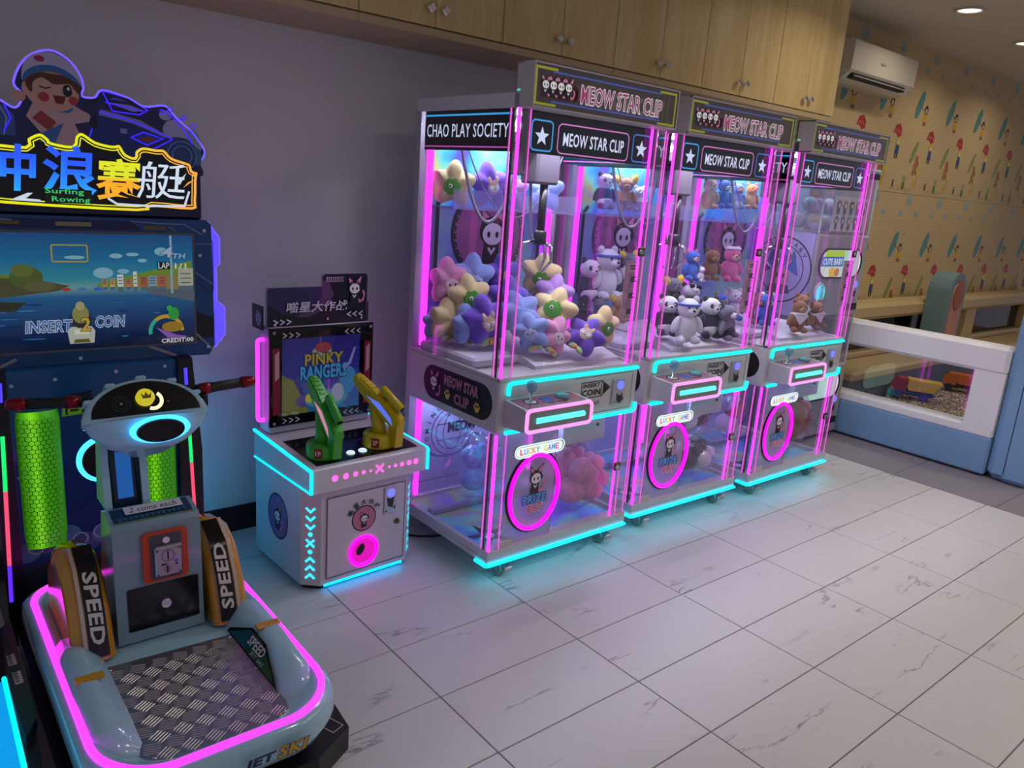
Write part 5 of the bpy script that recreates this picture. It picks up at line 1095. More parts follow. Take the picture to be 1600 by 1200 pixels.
# --- lower cabinet
MB().box(.255, 2.80, 0, .845, 3.16, .95, .01).build('cabinet_body', M_BLACK, t)
MB().prism([(.235, .0), (.235, .60), (.262, .94), (.285, .94), (.285, .0)], 2.735, 3.16, 'y').build('side_panel', M_BLACK, t)
MB().prism([(.865, .0), (.865, .60), (.838, .94), (.790, .94), (.785, .0)], 2.735, 3.16, 'y').build('side_panel', M_BLACK, t)
MB().tube([(.868, 3.0, .74), (.874, 3.0, .10)], .005, 6).build('rear_edge_light', glow('cyan_edge_strong', (.0, .50, 1.0), 24.0), t)
pan = MB().box(.285, 2.765, .02, .79, 2.80, .93).build('front_panel', screen_grad('panel_picture', [(0, '#06142c'), (.25, '#0a1a4a'), (.6, '#0a1c58'), (1, '#0d3a66')], .35, 2, 0, .93), t)
A = Art((0, 2.765, 0), (1, 0, 0), (0, 0, 1))
for x, z in ((.30, .905), (.42, .915), (.60, .925), (.755, .93), (.30, .60), (.775, .60), (.32, .40), (.77, .42)): A.ell(x, z-.02, .006, .006, '#b9c2cc')
for k in range(9): A.ell(.30+.06*k, .315+.02*(k % 3), .045, .035, '#1a5a78' if k % 2 else '#3a7f98', 12)
for k in range(7): A.ring(.33+.065*k, .33+.015*(k % 2), .02, .026, '#7fb0c0', 14)
A.rect(.285, .02, .79, .27, '#0b2a30')
A.poly([(.41, .835), (.52, .85), (.52, .815), (.43, .80)], '#0a1424').poly([(.43, .770), (.53, .775), (.53, .825), (.435, .815)], '#86d61e').rect(.442, .775, .448, .80, '#0a1424').rect(.456, .785, .48, .792, '#0a1424').rect(.49, .775, .497, .80, '#0a1424').line([(.437, .805), (.53, .815)], .004, '#0a1424')
A.build('panel_print', PRINT, pan)
# green honeycomb light columns
def hexcol(x0, x1, z0, z1):
    m_, nt, b = (MATS['green_honeycomb'], None, None) if 'green_honeycomb' in MATS else _new('green_honeycomb')
    if nt is not None:
        tc = nt.nodes.new('ShaderNodeTexCoord'); sp = nt.nodes.new('ShaderNodeSeparateXYZ'); nt.links.new(tc.outputs['Normal'], sp.inputs[0])
        b.inputs['Emission Strength'].default_value = .75; r_ = ramp(nt, [(0.0, '#0a3a06'), (0.28, '#4fae08'), (0.40, '#8af014'), (0.52, '#3c9a08'), (1.0, '#0c4a08')]); mr_ = nt.nodes.new('ShaderNodeMapRange'); mr_.inputs[1].default_value = -1; mr_.inputs[2].default_value = 1; nt.links.new(sp.outputs[0], mr_.inputs[0]); nt.links.new(mr_.outputs[0], r_.inputs[0]); nt.links.new(r_.outputs[0], b.inputs['Emission Color']); b.inputs['Base Color'].default_value = (.06, .3, .01, 1); b.inputs['Roughness'].default_value = .3  # brighter band painted into the emission for an LED strip behind
    n = 10; cx = (x0+x1)/2; w = (x1-x0)/2; mb = MB(); vs = []
    for z in (z0, z0+.05, z1-.03, z1):
        for k in range(n+1):
            a = pi*k/n; kk = 1 if z0 < z < z1 else .55
            vs.append((cx-w*cos(a)*(1 if kk == 1 else .92), 2.764-.042*sin(a)*kk, z))
    fs = [(i*(n+1)+k, i*(n+1)+k+1, (i+1)*(n+1)+k+1, (i+1)*(n+1)+k) for i in range(3) for k in range(n)]
    o = mb.add(vs, fs, True).build('honeycomb_light', m_, t, flip=False)
    # raised dark honeycomb web
    hv = []; hf = []; s = .0094
    rows = int((z1-z0-.02)/(s*1.5)); cols = int((x1-x0-.012)/(s*1.732))
    def surf(x, z):
        q = max(-1, min(1, (x-cx)/w)); return (x, 2.7625-.042*sqrt(max(0, 1-q*q)), z)
    for r in range(rows):
        for c in range(cols):
            hx = x0+.012+s*1.732*(c+.5*(r % 2)); hz = z0+.02+s*1.5*r
            if hx > x1-.008: continue
            b0 = len(hv)
            for rr in (s*1.0, s*.86):
                for k in range(6): hv.append(surf(hx+rr*sin(pi/3*k), hz+rr*cos(pi/3*k)))
            hf += [(b0+k, b0+(k+1) % 6, b0+6+(k+1) % 6, b0+6+k) for k in range(6)]
            b1 = len(hv)
            for rr in (s*.42, s*.34):
                for k in range(6): hv.append(surf(hx+rr*sin(pi/3*k), hz+rr*cos(pi/3*k)))
            hf += [(b1+k, b1+(k+1) % 6, b1+6+(k+1) % 6, b1+6+k) for k in range(6)]
    wob = MB().add(hv, hf, False).build('honeycomb_web', pbr('honeycomb_dark', '#1d5a0c', .4), o, flip=False); wob['kind'] = 'stuff'
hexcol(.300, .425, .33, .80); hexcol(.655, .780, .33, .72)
# rear speaker with blue ring
sp_ = MB().lathe([(.066, 0), (.074, .006), (.082, .004), (.082, 0)], (.545, 2.764, .605), 30, None, Matrix.Rotation(pi/2, 3, 'X')).build('speaker_ring_light', glow('azure_ring', (.05, .5, 1.0), 2.2), t)
MB().lathe([(.062, .006), (.066, .010), (.058, .012), (.02, .004), (.0, .008)], (.545, 2.764, .605), 28, None, Matrix.Rotation(pi/2, 3, 'X')).build('speaker_cone', M_MBLACK, sp_)
# colour-changing strips on the posts
segs = [('#4a3cff', .905, .845), ('#17e070', .735, .555), ('#e0486a', .555, .30), ('#5a28e8', .30, .17)]
for xt, xb in ((.268, .245), (.813, .838)):
    for c_, za, zb in segs:
        f = lambda z: xt+(xb-xt)*(.93-z)/.76
        MB().tube([(f(za), 2.733, za), (f(zb), 2.733, zb)], .006, 6).build('post_light', glow('post_'+c_[1:], lin(c_)[:3], 1.3), t)
# --- screen box
bz = MB().prism([(.19, 1.39), (.21, 1.41), (.915, 1.41), (.93, 1.395), (.935, .97), (.915, .935), (.19, .935)], 2.785, 2.98, 'y').build('screen_housing', NB, t)
Y = 2.785; A = Art((0, Y, 0), (1, 0, 0), (0, 0, 1))
A.poly([(.855, 1.10), (.93, 1.07), (.93, 1.0), (.86, .99)], '#070a14').poly([(.33, 1.40), (.67, 1.40), (.70, 1.372), (.30, 1.372)], '#0a1c50').rect(.455, 1.380, .555, 1.393, '#8a8468').rect(.29, 1.382, .36, 1.392, '#6a5c2c').rect(.71, 1.374, .78, 1.386, '#6a5c2c').line([(.67, 1.40), (.76, 1.395), (.84, 1.395), (.90, 1.36)], .004, '#7a86a8').line([(.34, 1.395), (.19, 1.40)], .004, '#7a86a8')
A.line([(.79, 1.385), (.86, 1.33), (.93, 1.33)], .004, '#6a7a98').line([(.86, 1.24), (.93, 1.19)], .005, '#5a7aa8').line([(.862, 1.22), (.93, 1.16)], .014, '#1a3a78').line([(.865, 1.02), (.925, .955)], .007, '#8a8a90').line([(.70, .985), (.80, .94)], .010, '#8a8a90').line([(.27, .94), (.36, .985)], .010, '#8a8a90')
A.poly([(.30, .985), (.35, .94), (.74, .94), (.70, .985)], '#10446e')
for x, z in ((.905, 1.375), (.91, .965), (.50, .955), (.888, 1.29)): A.ell(x, z, .006, .006, '#b9c2cc')
A.build('housing_print', PRINT, bz)
sx0, sx1, sz0, sz1 = .20, .862, .988, 1.358
MB().box(sx0-.008, Y-.006, sz0-.008, sx1+.008, Y, sz1+.008).build('screen_bezel', pbr('bezel_grey', '#5a5a66', .4), bz)
scr = MB().box(sx0, Y-.008, sz0, sx1, Y-.0055, sz1).build('screen', screen_grad('race_picture', [(0, '#06122e'), (.2, '#0a2a5c'), (.46, '#1c5a8c'), (.54, '#6a9a9c'), (.60, '#2f8a9c'), (.78, '#136a9a'), (1, '#0c4a82')], .62, 2, sz0, sz1), bz)
A = Art((sx0, Y-.008, sz0), (1, 0, 0), (0, 0, 1)); A.d = .0004; A.eps = .00012
sw, sh = sx1-sx0, sz1-sz0; hz = .205
for x, z, a, b_ in ((.42, .30, .02, .008), (.56, .315, .022, .014), (.50, .285, .015, .006), (.30, .295, .03, .006), (.38, .245, .03, .018), (.44, .25, .018, .008), (.47, .305, .02, .006)): A.ell(x, z, a, b_, '#7fb0c0', 12)
A.poly([(0, hz-.04), (.08, hz-.035), (.25, hz-.015), (.28, hz+.0), (.22, hz+.015), (.14, hz+.03), (0, hz+.035)], '#4a4a2c').poly([(0, hz+.02), (.10, hz+.028), (.18, hz+.02), (.12, hz+.038), (0, hz+.04)], '#6a7a2a').ell(.165, hz+.028, .045, .035, '#4a5a26').ell(.155, hz+.05, .03, .02, '#5a6a2c').ell(.20, hz+.0, .045, .016, '#5a5a38').poly([(0, hz-.04), (.16, hz-.05), (.13, hz-.075), (0, hz-.09)], '#2c3020')
for px_ in (.055, .075):
    A.line([(px_, hz+.035), (px_+.003, hz+.075-(px_ > .06)*.02)], .003, '#5a4a26')
    for k in range(5): a = .3+k*.7; zt = hz+.075-(px_ > .06)*.02; A.line([(px_+.003, zt), (px_+.003+.016*cos(a), zt+.012*sin(a))], .004, '#4a6a22')
A.poly([(.36, hz+.005), (.45, hz+.03), (.56, hz+.055), (.655, hz+.08), (.662, hz-.02), (.36, hz-.006)], '#6a8a2c').poly([(.44, hz+.015), (.54, hz+.03), (.66, hz+.03), (.66, hz-.02), (.42, hz-.008)], '#8a7a4c')
for x, wd, h_, c_ in ((.375, .015, .02, '#b08a5a'), (.398, .014, .022, '#c8a070'), (.42, .018, .035, '#c8d0d0'), (.445, .016, .02, '#b87a4a'), (.468, .012, .045, '#c8ccc8'), (.49, .02, .028, '#a05a3a'), (.515, .025, .03, '#7a9ab0'), (.545, .025, .03, '#b05a4a'), (.61, .05, .055, '#a8ac98')):
    A.rect(x, hz-.005, x+wd, hz+h_, c_)
    for q in range(3): A.rect(x+wd*.15, hz+.004+h_*.28*q, x+wd*.85, hz+.004+h_*.28*q+.003, '#4a4a52')
    A.rect(x, hz-.005-h_*.5, x+wd, hz-.006, '#4a6a78')
A.poly([(.5, hz-.012), (.662, hz-.02), (.662, hz-.06), (.52, hz-.03)], '#55606a').rect(.585, hz-.03, .592, sh, '#8aa8b8')
for x, c_ in ((.27, '#a03a3a'), (.315, '#3a7ab0'), (.36, '#3a5ac0')): A.ell(x, hz-.010, .013, .006, c_, 10)
for k in range(22): 
    x, z = random.uniform(.05, .6), random.uniform(.02, .16); A.ell(x, z, random.uniform(.01, .035), .002, random.choice(['#2a6aa0', '#0c2a58', '#3a80b0']), 8)
A.line(rrect(.236, .283, .335, .335, .005), .004, '#a89a3c', True)
A.poly([(.27, .02), (.34, .02), (.345, .06), (.335, .075), (.275, .075), (.265, .06)], '#b8bcae').poly([(.28, .022), (.33, .022), (.325, .034), (.285, .034)], '#5a5a26').ell(.305, .10, .03, .03, '#2a2a26').ell(.305, .115, .024, .03, '#8a8a4a').ell(.305, .142, .013, .014, '#a8a070').rect(.285, .05, .325, .066, '#d8d8c8')
A.ring(.565, .045, .046, .058, '#c89a2c', 24, 1, 0, pi).ring(.565, .045, .046, .058, '#2ab09a', 10, 1, pi*.72, pi*1.05).poly([(.53, .06), (.60, .03), (.63, .025), (.63, .015), (.57, .02)], '#8a5ab0').ell(.585, .06, .035, .018, '#9a7a1c').ell(.59, .105, .018, .022, '#2f9a3a').ell(.577, .125, .009, .010, '#3aa84a').poly([(0, .04), (.03, .045), (.028, .07), (.01, .085), (0, .085)], '#2f8a3a')
A.text('INSERT', .215, .080, .036, '#3f6eb0', .125, .015, .1, ('#d6e2f0', .035)).text('2', .318, .082, .042, '#c8a83c', .026, .02, .05, ('#3a2a10', .03)).text('COIN', .39, .088, .036, '#3f6eb0', .085, .015, .1, ('#d6e2f0', .035))
A.text('4', .575, .315, .034, '#9ab4d0', .036, .02, .2, ('#23446c', .03)).text('TH', .612, .302, .016, '#9ab4d0', .04, .02, .2, ('#23446c', .04)); A.rect(.543, .257, .583, .282, '#0c1014'); A.text('LAP', .563, .270, .019, '#d2d6d6', .034, .02).text('1/1', .617, .268, .018, '#d2d6d6', .036, .02).text('CREDIT:00', .60, .012, .014, '#d2d6d6', .105, .03)
A.build('race_picture', print_mat('race_picture_light', .62), scr)
# indigo acrylic wings
for sg in (1, -1):
    X = lambda x: x if sg > 0 else 2*CX-x
    pl = [(X(x), z) for x, z in ((.915, 1.405), (.945, 1.40), (.985, 1.345), (.985, 1.25), (.972, 1.24), (.972, 1.115), (1.0, 1.09), (1.0, .99), (.965, .945), (.915, .935))]
    wg = MB().prism(pl, 2.865, 2.873, 'y').build('side_wing', glow('indigo_acrylic', (.07, .045, .95), 1.8), t)
    MB().tube([(p[0], 2.866, p[1]) for p in pl], .003, 6, True).build('wing_edge_light', glow('indigo_edge', (.16, .10, 1.0), 1.2), wg)
    Ar = Art((0, 2.865, 0), (1, 0, 0), (0, 0, 1)); 
    for z0_, z1_ in ((1.14, 1.35), (.98, 1.09)): Ar.line([(X(.945), z0_), (X(.945), z1_), (X(.96), z1_-.02), (X(.96), z0_+.02)], .003, '#1c1478', True)
    Ar.build('wing_print', PRINT, wg)
# --- sign
sb = MB().box(.18, 2.80, 1.41, .905, 2.95, 1.60, .008).build('sign_box', pbr('sign_box_navy', '#100c3c', .3), t)
Y = 2.79
out = [(.02, 1.462), (.02, 1.60), (.10, 1.625), (.20, 1.615), (.30, 1.64), (.32, 1.652), (.335, 1.632), (.40, 1.628), (.435, 1.66), (.455, 1.675), (.49, 1.655), (.50, 1.648), (.60, 1.640), (.635, 1.650), (.665, 1.62), (.685, 1.605), (.71, 1.61), (.715, 1.625), (.74, 1.645), (.78, 1.64), (.80, 1.628), (.84, 1.60), (.855, 1.598), (.88, 1.57), (.882, 1.555), (.878, 1.54), (.875, 1.45), (.855, 1.43), (.70, 1.43), (.66, 1.418), (.12, 1.428), (.06, 1.44)]
out = [(p[0]*.80+.17 if False else p[0], p[1]) for p in out]
# the sign as it reads, about 0.66 m wide
sgx = lambda u: .235+u*.655
out = [(0.0, 1.470), (0.0, 1.585), (.10, 1.600), (.24, 1.600), (.25, 1.622), (.30, 1.640), (.335, 1.625), (.345, 1.617), (.43, 1.612), (.445, 1.640), (.475, 1.652), (.53, 1.630), (.60, 1.622), (.635, 1.625), (.66, 1.600), (.70, 1.592), (.705, 1.610), (.74, 1.625), (.80, 1.622), (.84, 1.622), (.875, 1.600), (.93, 1.590), (.965, 1.582), (.975, 1.562), (1.0, 1.556), (.995, 1.53), (.99, 1.462), (.97, 1.432), (.77, 1.436), (.70, 1.420), (.15, 1.428), (.05, 1.440)]
out = cr([(sgx(p[0]), p[1]+.012) for p in out], 3)
sg_ = MB().prism(out, Y, 2.80, 'y').build('sign_face', M_GBLACK, t)
A = Art((0, Y, 0), (1, 0, 0), (0, 0, 1))
def yo(p):
    k = max(0, min(1, (p[0]-.62)/.20)); return (0.80+0.15*k, .80-.38*k, .01+.05*k)
A_c = yo
def gput(pts, wd, off=0):
    P2 = [Vector(p) for p in pts]; n = len(P2); c0 = Vector((sum(p.x for p in P2)/n, sum(p.y for p in P2)/n)); ring = []
    for i in range(n):
        tt = (P2[(i+1) % n]-P2[i-1]).normalized(); nn = Vector((-tt.y, tt.x)); ring.append(P2[i]+nn*off)
    A.line([tuple(p) for p in ring], wd, A_c, True)
sgn = 1 if sum(out[i-1][0]*out[i][1]-out[i][0]*out[i-1][1] for i in range(len(out))) > 0 else -1
gput(out, .008, sgn*.005); gput(out, .0035, sgn*.015)
c1 = lambda p: (.02, .10+.32*max(0, min(1, (1.56-p[1])/.09)), 1.0)
c3 = lambda p: ((.75, .78, .02) if p[1] > 1.535 else (.95, .42, .02))
c4 = lambda p: (.62, .72, .86)
A.text('冲', sgx(.17), 1.548, .130, c1, .13, .022, .08).text('浪', sgx(.415), 1.55, .140, c1, .14, .022, .08).text('赛', sgx(.625), 1.53, .125, c3, .125, .018, .08).text('艇', sgx(.825), 1.535, .118, c4, .15, .0, .10)
A.poly([(sgx(.16), 1.452), (sgx(.29), 1.450), (sgx(.28), 1.457), (sgx(.225), 1.459), (sgx(.255), 1.476), (sgx(.235), 1.476)], '#c9d4e4').line([(sgx(.57), 1.470), (sgx(.61), 1.453), (sgx(.76), 1.451), (sgx(.93), 1.456), (sgx(.955), 1.505)], .007, '#c9d4e4').poly([(sgx(.89), 1.53), (sgx(.945), 1.565), (sgx(.91), 1.525)], '#c9d4e4').poly([(sgx(.925), 1.515), (sgx(.955), 1.53), (sgx(.985), 1.545), (sgx(.95), 1.535)], '#f0a030')
A.rect(sgx(.30), 1.449, sgx(.50), 1.492, '#0a0a0c'); A.text('Surfing', sgx(.385), 1.483, .020, '#35c86a', .105, .012).text('Rowing', sgx(.41), 1.459, .020, '#35c86a', .105, .012)
A.build('sign_lettering', LIT, sg_)
# --- acrylic topper with a boy on a jet ski
pts = [(.20, 1.63), (.20, 1.72), (.26, 1.76), (.33, 1.74), (.375, 1.72), (.395, 1.76), (.375, 1.79), (.40, 1.85), (.44, 1.885), (.485, 1.895), (.53, 1.87), (.555, 1.83), (.56, 1.80), (.555, 1.775), (.59, 1.775), (.615, 1.80), (.69, 1.785), (.735, 1.765), (.80, 1.775), (.83, 1.745), (.86, 1.72), (.885, 1.70), (.915, 1.66), (.925, 1.635), (.91, 1.60), (.895, 1.55), (.60, 1.55), (.20, 1.55)]
TK = .9835; pts = [(p[0]*TK+.006, 1.6+(p[1]-1.6)*TK) for p in pts]
pts = cr(pts, 4)
tp = MB().prism(pts, 2.792, 2.799, 'y').build('topper_acrylic', pbr('topper_navy', '#18215c', .25), t)
MB().tube([(p[0], 2.793, p[1]) for p in pts[:-16]], .0035, 6).build('topper_edge_light', glow('indigo_edge', (.16, .10, 1.0), 1.2), tp)
A = Art((.006, 2.792, 1.6*(1-TK)), (1, 0, 0), (0, 0, 1), .00005); A.k = TK
A.poly([(.205, 1.63), (.205, 1.715), (.26, 1.752), (.33, 1.735), (.37, 1.70), (.37, 1.64)], '#3a5a9c')
for k in range(4): A.line([(.25+.03*k, 1.64), (.26+.03*k, 1.69), (.24+.03*k, 1.73)], .004, '#9aa8d8')
A.ell(.27, 1.745, .05, .02, '#a8a4c8').ell(.88, 1.66, .035, .05, '#8a9cc0').ell(.83, 1.70, .04, .035, '#a8a4d0').ell(.80, 1.745, .02, .016, '#a8a4d0').ell(.90, 1.62, .015, .03, '#3a6a8c').ell(.84, 1.63, .06, .05, '#23407c').ring(.85, 1.62, .03, .034, '#6a80c8', 16).ring(.85, 1.62, .045, .049, '#6a80c8', 16)
# jet ski
A.poly([(.56, 1.63), (.585, 1.70), (.60, 1.735), (.70, 1.715), (.80, 1.68), (.82, 1.67), (.76, 1.635), (.68, 1.60)], '#1a2c7c').poly([(.598, 1.725), (.605, 1.742), (.72, 1.722), (.81, 1.678), (.80, 1.673), (.70, 1.708)], '#8a86c8').poly([(.612, 1.798), (.616, 1.775), (.64, 1.74), (.72, 1.738), (.745, 1.755), (.69, 1.785)], '#12195a').poly([(.625, 1.765), (.70, 1.745), (.735, 1.752), (.69, 1.765)], '#a898b0').poly([(.63, 1.775), (.69, 1.772), (.65, 1.785)], '#4a5ac0').line([(.56, 1.752), (.60, 1.77)], .008, '#14142c').poly([(.69, 1.665), (.73, 1.685), (.79, 1.67), (.74, 1.645)], '#2c3ad0').poly([(.71, 1.663), (.74, 1.673), (.77, 1.665), (.74, 1.652)], '#8a3a4a').rect(.66, 1.675, .68, 1.69, '#8a86c8').poly([(.575, 1.70), (.59, 1.72), (.597, 1.69), (.58, 1.675)], '#12121c')
# boy
A.poly([(.40, 1.70), (.42, 1.74), (.53, 1.745), (.575, 1.72), (.57, 1.70), (.53, 1.69), (.56, 1.62), (.50, 1.615), (.44, 1.65)], '#c9a2a8').poly([(.415, 1.695), (.44, 1.72), (.48, 1.69), (.46, 1.66)], '#9c3436').poly([(.44, 1.655), (.50, 1.69), (.47, 1.62), (.43, 1.63)], '#3a6ab0').poly([(.46, 1.735), (.53, 1.735), (.52, 1.72), (.47, 1.72)], '#3a6aa8').ell(.385, 1.755, .018, .016, '#c89a90').ell(.545, 1.715, .03, .016, '#c9a2a8')
A.ell(.475, 1.775, .072, .055, '#cf9f90', 24).ell(.41, 1.78, .016, .022, '#cf9f90')
A.poly(cr([(.405, 1.79), (.41, 1.83), (.48, 1.84), (.54, 1.82), (.552, 1.775), (.535, 1.79), (.52, 1.805), (.48, 1.80), (.45, 1.815), (.425, 1.80), (.42, 1.77)]), '#5a2a20').poly([(.45, 1.83), (.49, 1.845), (.52, 1.83), (.49, 1.828)], '#b08a70')
A.poly(cr([(.398, 1.80), (.402, 1.845), (.43, 1.878), (.48, 1.890), (.525, 1.868), (.55, 1.835), (.555, 1.80), (.53, 1.825), (.48, 1.842), (.43, 1.835)]), '#b9b4d6').poly(cr([(.400, 1.80), (.405, 1.825), (.44, 1.848), (.49, 1.852), (.535, 1.83), (.555, 1.80), (.53, 1.818), (.48, 1.835), (.43, 1.825)]), '#2f6aa8').ell(.445, 1.868, .014, .009, '#a82f4a')
A.ell(.515, 1.785, .013, .018, '#14100e').ell(.518, 1.791, .004, .005, '#e8e8e8').line([(.44, 1.79), (.455, 1.785), (.47, 1.79)], .004, '#3a1a14').ell(.450, 1.760, .015, .014, '#b03a3a').ell(.530, 1.757, .013, .013, '#b03a3a').poly([(.475, 1.768), (.51, 1.768), (.502, 1.744), (.482, 1.744)], '#6a1c1c')
A.build('topper_print', PRINT, tp)
A = Art((.006, 2.7915, 1.6*(1-TK)), (1, 0, 0), (0, 0, 1), .00003); A.k = TK; A.d = .0012; c_ = '#3a22ff'
for pl in ([(.60, 1.735), (.70, 1.715), (.80, 1.68), (.82, 1.67)], [(.585, 1.70), (.56, 1.63)], [(.612, 1.798), (.69, 1.785), (.745, 1.755), (.72, 1.738), (.64, 1.74), (.612, 1.798)], [(.69, 1.665), (.73, 1.685), (.79, 1.67), (.74, 1.645), (.69, 1.665)], [(.82, 1.67), (.76, 1.635), (.70, 1.61)], [(.62, 1.765), (.73, 1.75)], [(.80, 1.755), (.83, 1.735), (.86, 1.70), (.885, 1.66)], [(.84, 1.74), (.86, 1.735)], [(.87, 1.71), (.895, 1.685)], [(.22, 1.65), (.24, 1.70), (.215, 1.74)], [(.28, 1.64), (.30, 1.70), (.27, 1.745)], [(.34, 1.65), (.36, 1.69), (.345, 1.73)]): A.line(pl, .0042, c_)
for x_, z_ in ((.79, 1.755), (.815, 1.765), (.86, 1.745), (.89, 1.72), (.255, 1.765), (.225, 1.775)): A.ring(x_, z_, .006, .009, c_, 10)
A.build('topper_light_lines', LIT, tp)
# --- ride-on deck
RX = .57
def outline(k=0.0, n=9):
    """plan of the hull, inset by k: straight sides, rounded nose towards the player"""
    x0, x1, y0, y1 = .252+k, .888-k, 1.60+k, 2.66-k
    pts = []
    r = .16-k*.5; sk = .05
    def corner(cx, cy, a0, r):
        for q in range(n+1):
            a = a0+pi/2*q/n; pts.append((cx+r*cos(a), cy+r*sin(a)))
    corner(x0+r, y0+r, pi, r); corner(x1-r, y0+r, 1.5*pi, r); corner(x1-.10, y1-.10, 0, .10); corner(x0+.10, y1-.10, pi/2, .10)
    return [(x, y-(.03*max(0, 1-abs((x-RX)/.30)**2) if y < 2.0 else 0)*(1 if y < 1.75 else 0)) for x, y in pts]
def loft(rings, close_top=True):
    mb = MB(); n = len(rings[0][0]); vs = [(p[0], p[1], z) for r_, z in rings for p in r_]
    fs = [(i*n+k, i*n+(k+1) % n, (i+1)*n+(k+1) % n, (i+1)*n+k) for i in range(len(rings)-1) for k in range(n)]
    mb.add(vs, fs, True); m_ = (len(rings)-1)*n
    mb.add([vs[k] for k in range(n)], [tuple(range(n))[::-1]]); mb.add(vs[m_:], [tuple(range(n))]); return mb
mb = MB(); mb.prism([(.25, 1.72), (.34, 1.64), (.80, 1.63), (.925, 1.70), (.935, 1.80), (.93, 2.70), (.25, 2.70)], 0, .075, 'z'); mb.build('ride_base', M_BLACK, t)
mb = MB(); mb.prism([(.36, 1.72), (.80, 1.72), (.86, 1.80), (.86, 2.6), (.30, 2.6), (.30, 1.80)], .07, .15, 'z'); mb.build('motion_bellows', M_MBLACK, t)
hull = loft([(outline(.07), .12), (outline(.02), .15), (outline(0), .19), (outline(.004), .232), (outline(.014), .246), (outline(.05), .250), (outline(.075), .228), (outline(.11), .214)]).build('hull', HB, t)
rim = outline(.032)
n_ = len(rim)
# two light runs, left-and-nose and right rear
MB().tube([(p[0], p[1], .251) for p in rim], .0095, 8, True).build('rim_light', M_PINK, t)
# tread plate
tp0 = [(.392, 1.665), (.735, 1.655), (.745, 1.72), (.735, 2.10), (.385, 2.12), (.382, 1.72)]
plate = MB().prism(tp0, .218, .2225, 'z').build('tread_plate', pbr('bright_aluminium', '#a8a6ac', .30, .85, bump=.02, bscale=25), t)
bars = MB()
for i in range(11):
    for j in range(17):
        px_, py_ = .352+.056*i+.028*(j % 2), 1.655+.0345*j
        if not (.405 < px_ < .718 and 1.685 < py_ < 2.085): continue
        a = .62 if j % 2 else -.30
        for q in (-2, -1, 0, 1, 2):
            cx_, cy_ = px_-sin(a)*q*.0085, py_+cos(a)*q*.0085; M = Matrix.Translation((cx_, cy_, .2225)) @ Matrix.Rotation(a, 4, 'Z')
            bars.add([M @ Vector(v) for v in ((-.020, -.0015, 0), (.020, -.0015, 0), (.020, .0015, 0), (-.020, .0015, 0), (-.014, 0, .0018), (.014, 0, .0018))], [(0, 1, 5, 4), (2, 3, 4, 5), (1, 2, 5), (3, 0, 4)])
o = bars.build('tread_pattern', pbr('bright_bar', '#cfcdd2', .25, .8), plate); o['kind'] = 'stuff'
mb = MB()
for x, y in ((.405, 1.69), (.725, 1.68), (.725, 2.085), (.40, 2.10), (.39, 1.9), (.735, 1.9)): mb.lathe([(.006, 0), (.004, .003), (0, .0035)], (x, y, .2225), 10)
mb.build('plate_screw', M_CHROME, plate)
# side bolsters with stickers
for s in (-1, 1):
    X = lambda u: RX+s*u
    pr = [(X(.165), .21), (X(.185), .245), (X(.225), .285), (X(.262), .288), (X(.285), .255), (X(.30), .24), (X(.30), .20)]
    vs = []; ys = [1.72, 1.80, 1.98, 2.14, 2.24]; hh = [.25, .75, 1.0, 1.0, .85]
    for y, k in zip(ys, hh): vs += [(x, y, .21+(z-.21)*k) for x, z in pr]
    m_ = len(pr); fs = [(i*m_+k, i*m_+k+1, (i+1)*m_+k+1, (i+1)*m_+k) for i in range(4) for k in range(m_-1)]
    mb = MB().add(vs, fs, True).add(vs[:m_], [tuple(range(m_))]).add(vs[-m_:], [tuple(range(m_))]); mb.build('foot_bolster', HB, t)
    if s > 0:
        O = Vector((X(.168), 2.115, .222)); U = Vector((0.02, -1, 0.0)).normalized(); V = Vector((.62, 0, .78)).normalized()
        A = Art(O, U, V); 
        if A.N.x > 0: A.N = -A.N
        A.d = .012
        A.poly([(0, 0), (.0, .012), (.10, .062), (.20, .060), (.36, .0)], '#10181c').poly([(.01, .004), (.10, .055), (.19, .054), (.33, .004)], '#1a5a6a').poly([(.19, .054), (.33, .004), (.12, .004)], '#1f5a3a')
        A.text('SPEED', .17, .036, .026, '#d8dcd8', .10, .03, .15, ('#10181c', .04)).text('JET SKI', .20, .012, .014, '#a8b8a8', .08, .02, .15); A.build('bolster_sticker', PRINTG, t)
    MB().box(X(.238)-.034, 1.985, .283, X(.238)+.034, 2.012, .2905, .001).build('yellow_band', pbr('amber_paint', '#c8962c', .25), t)
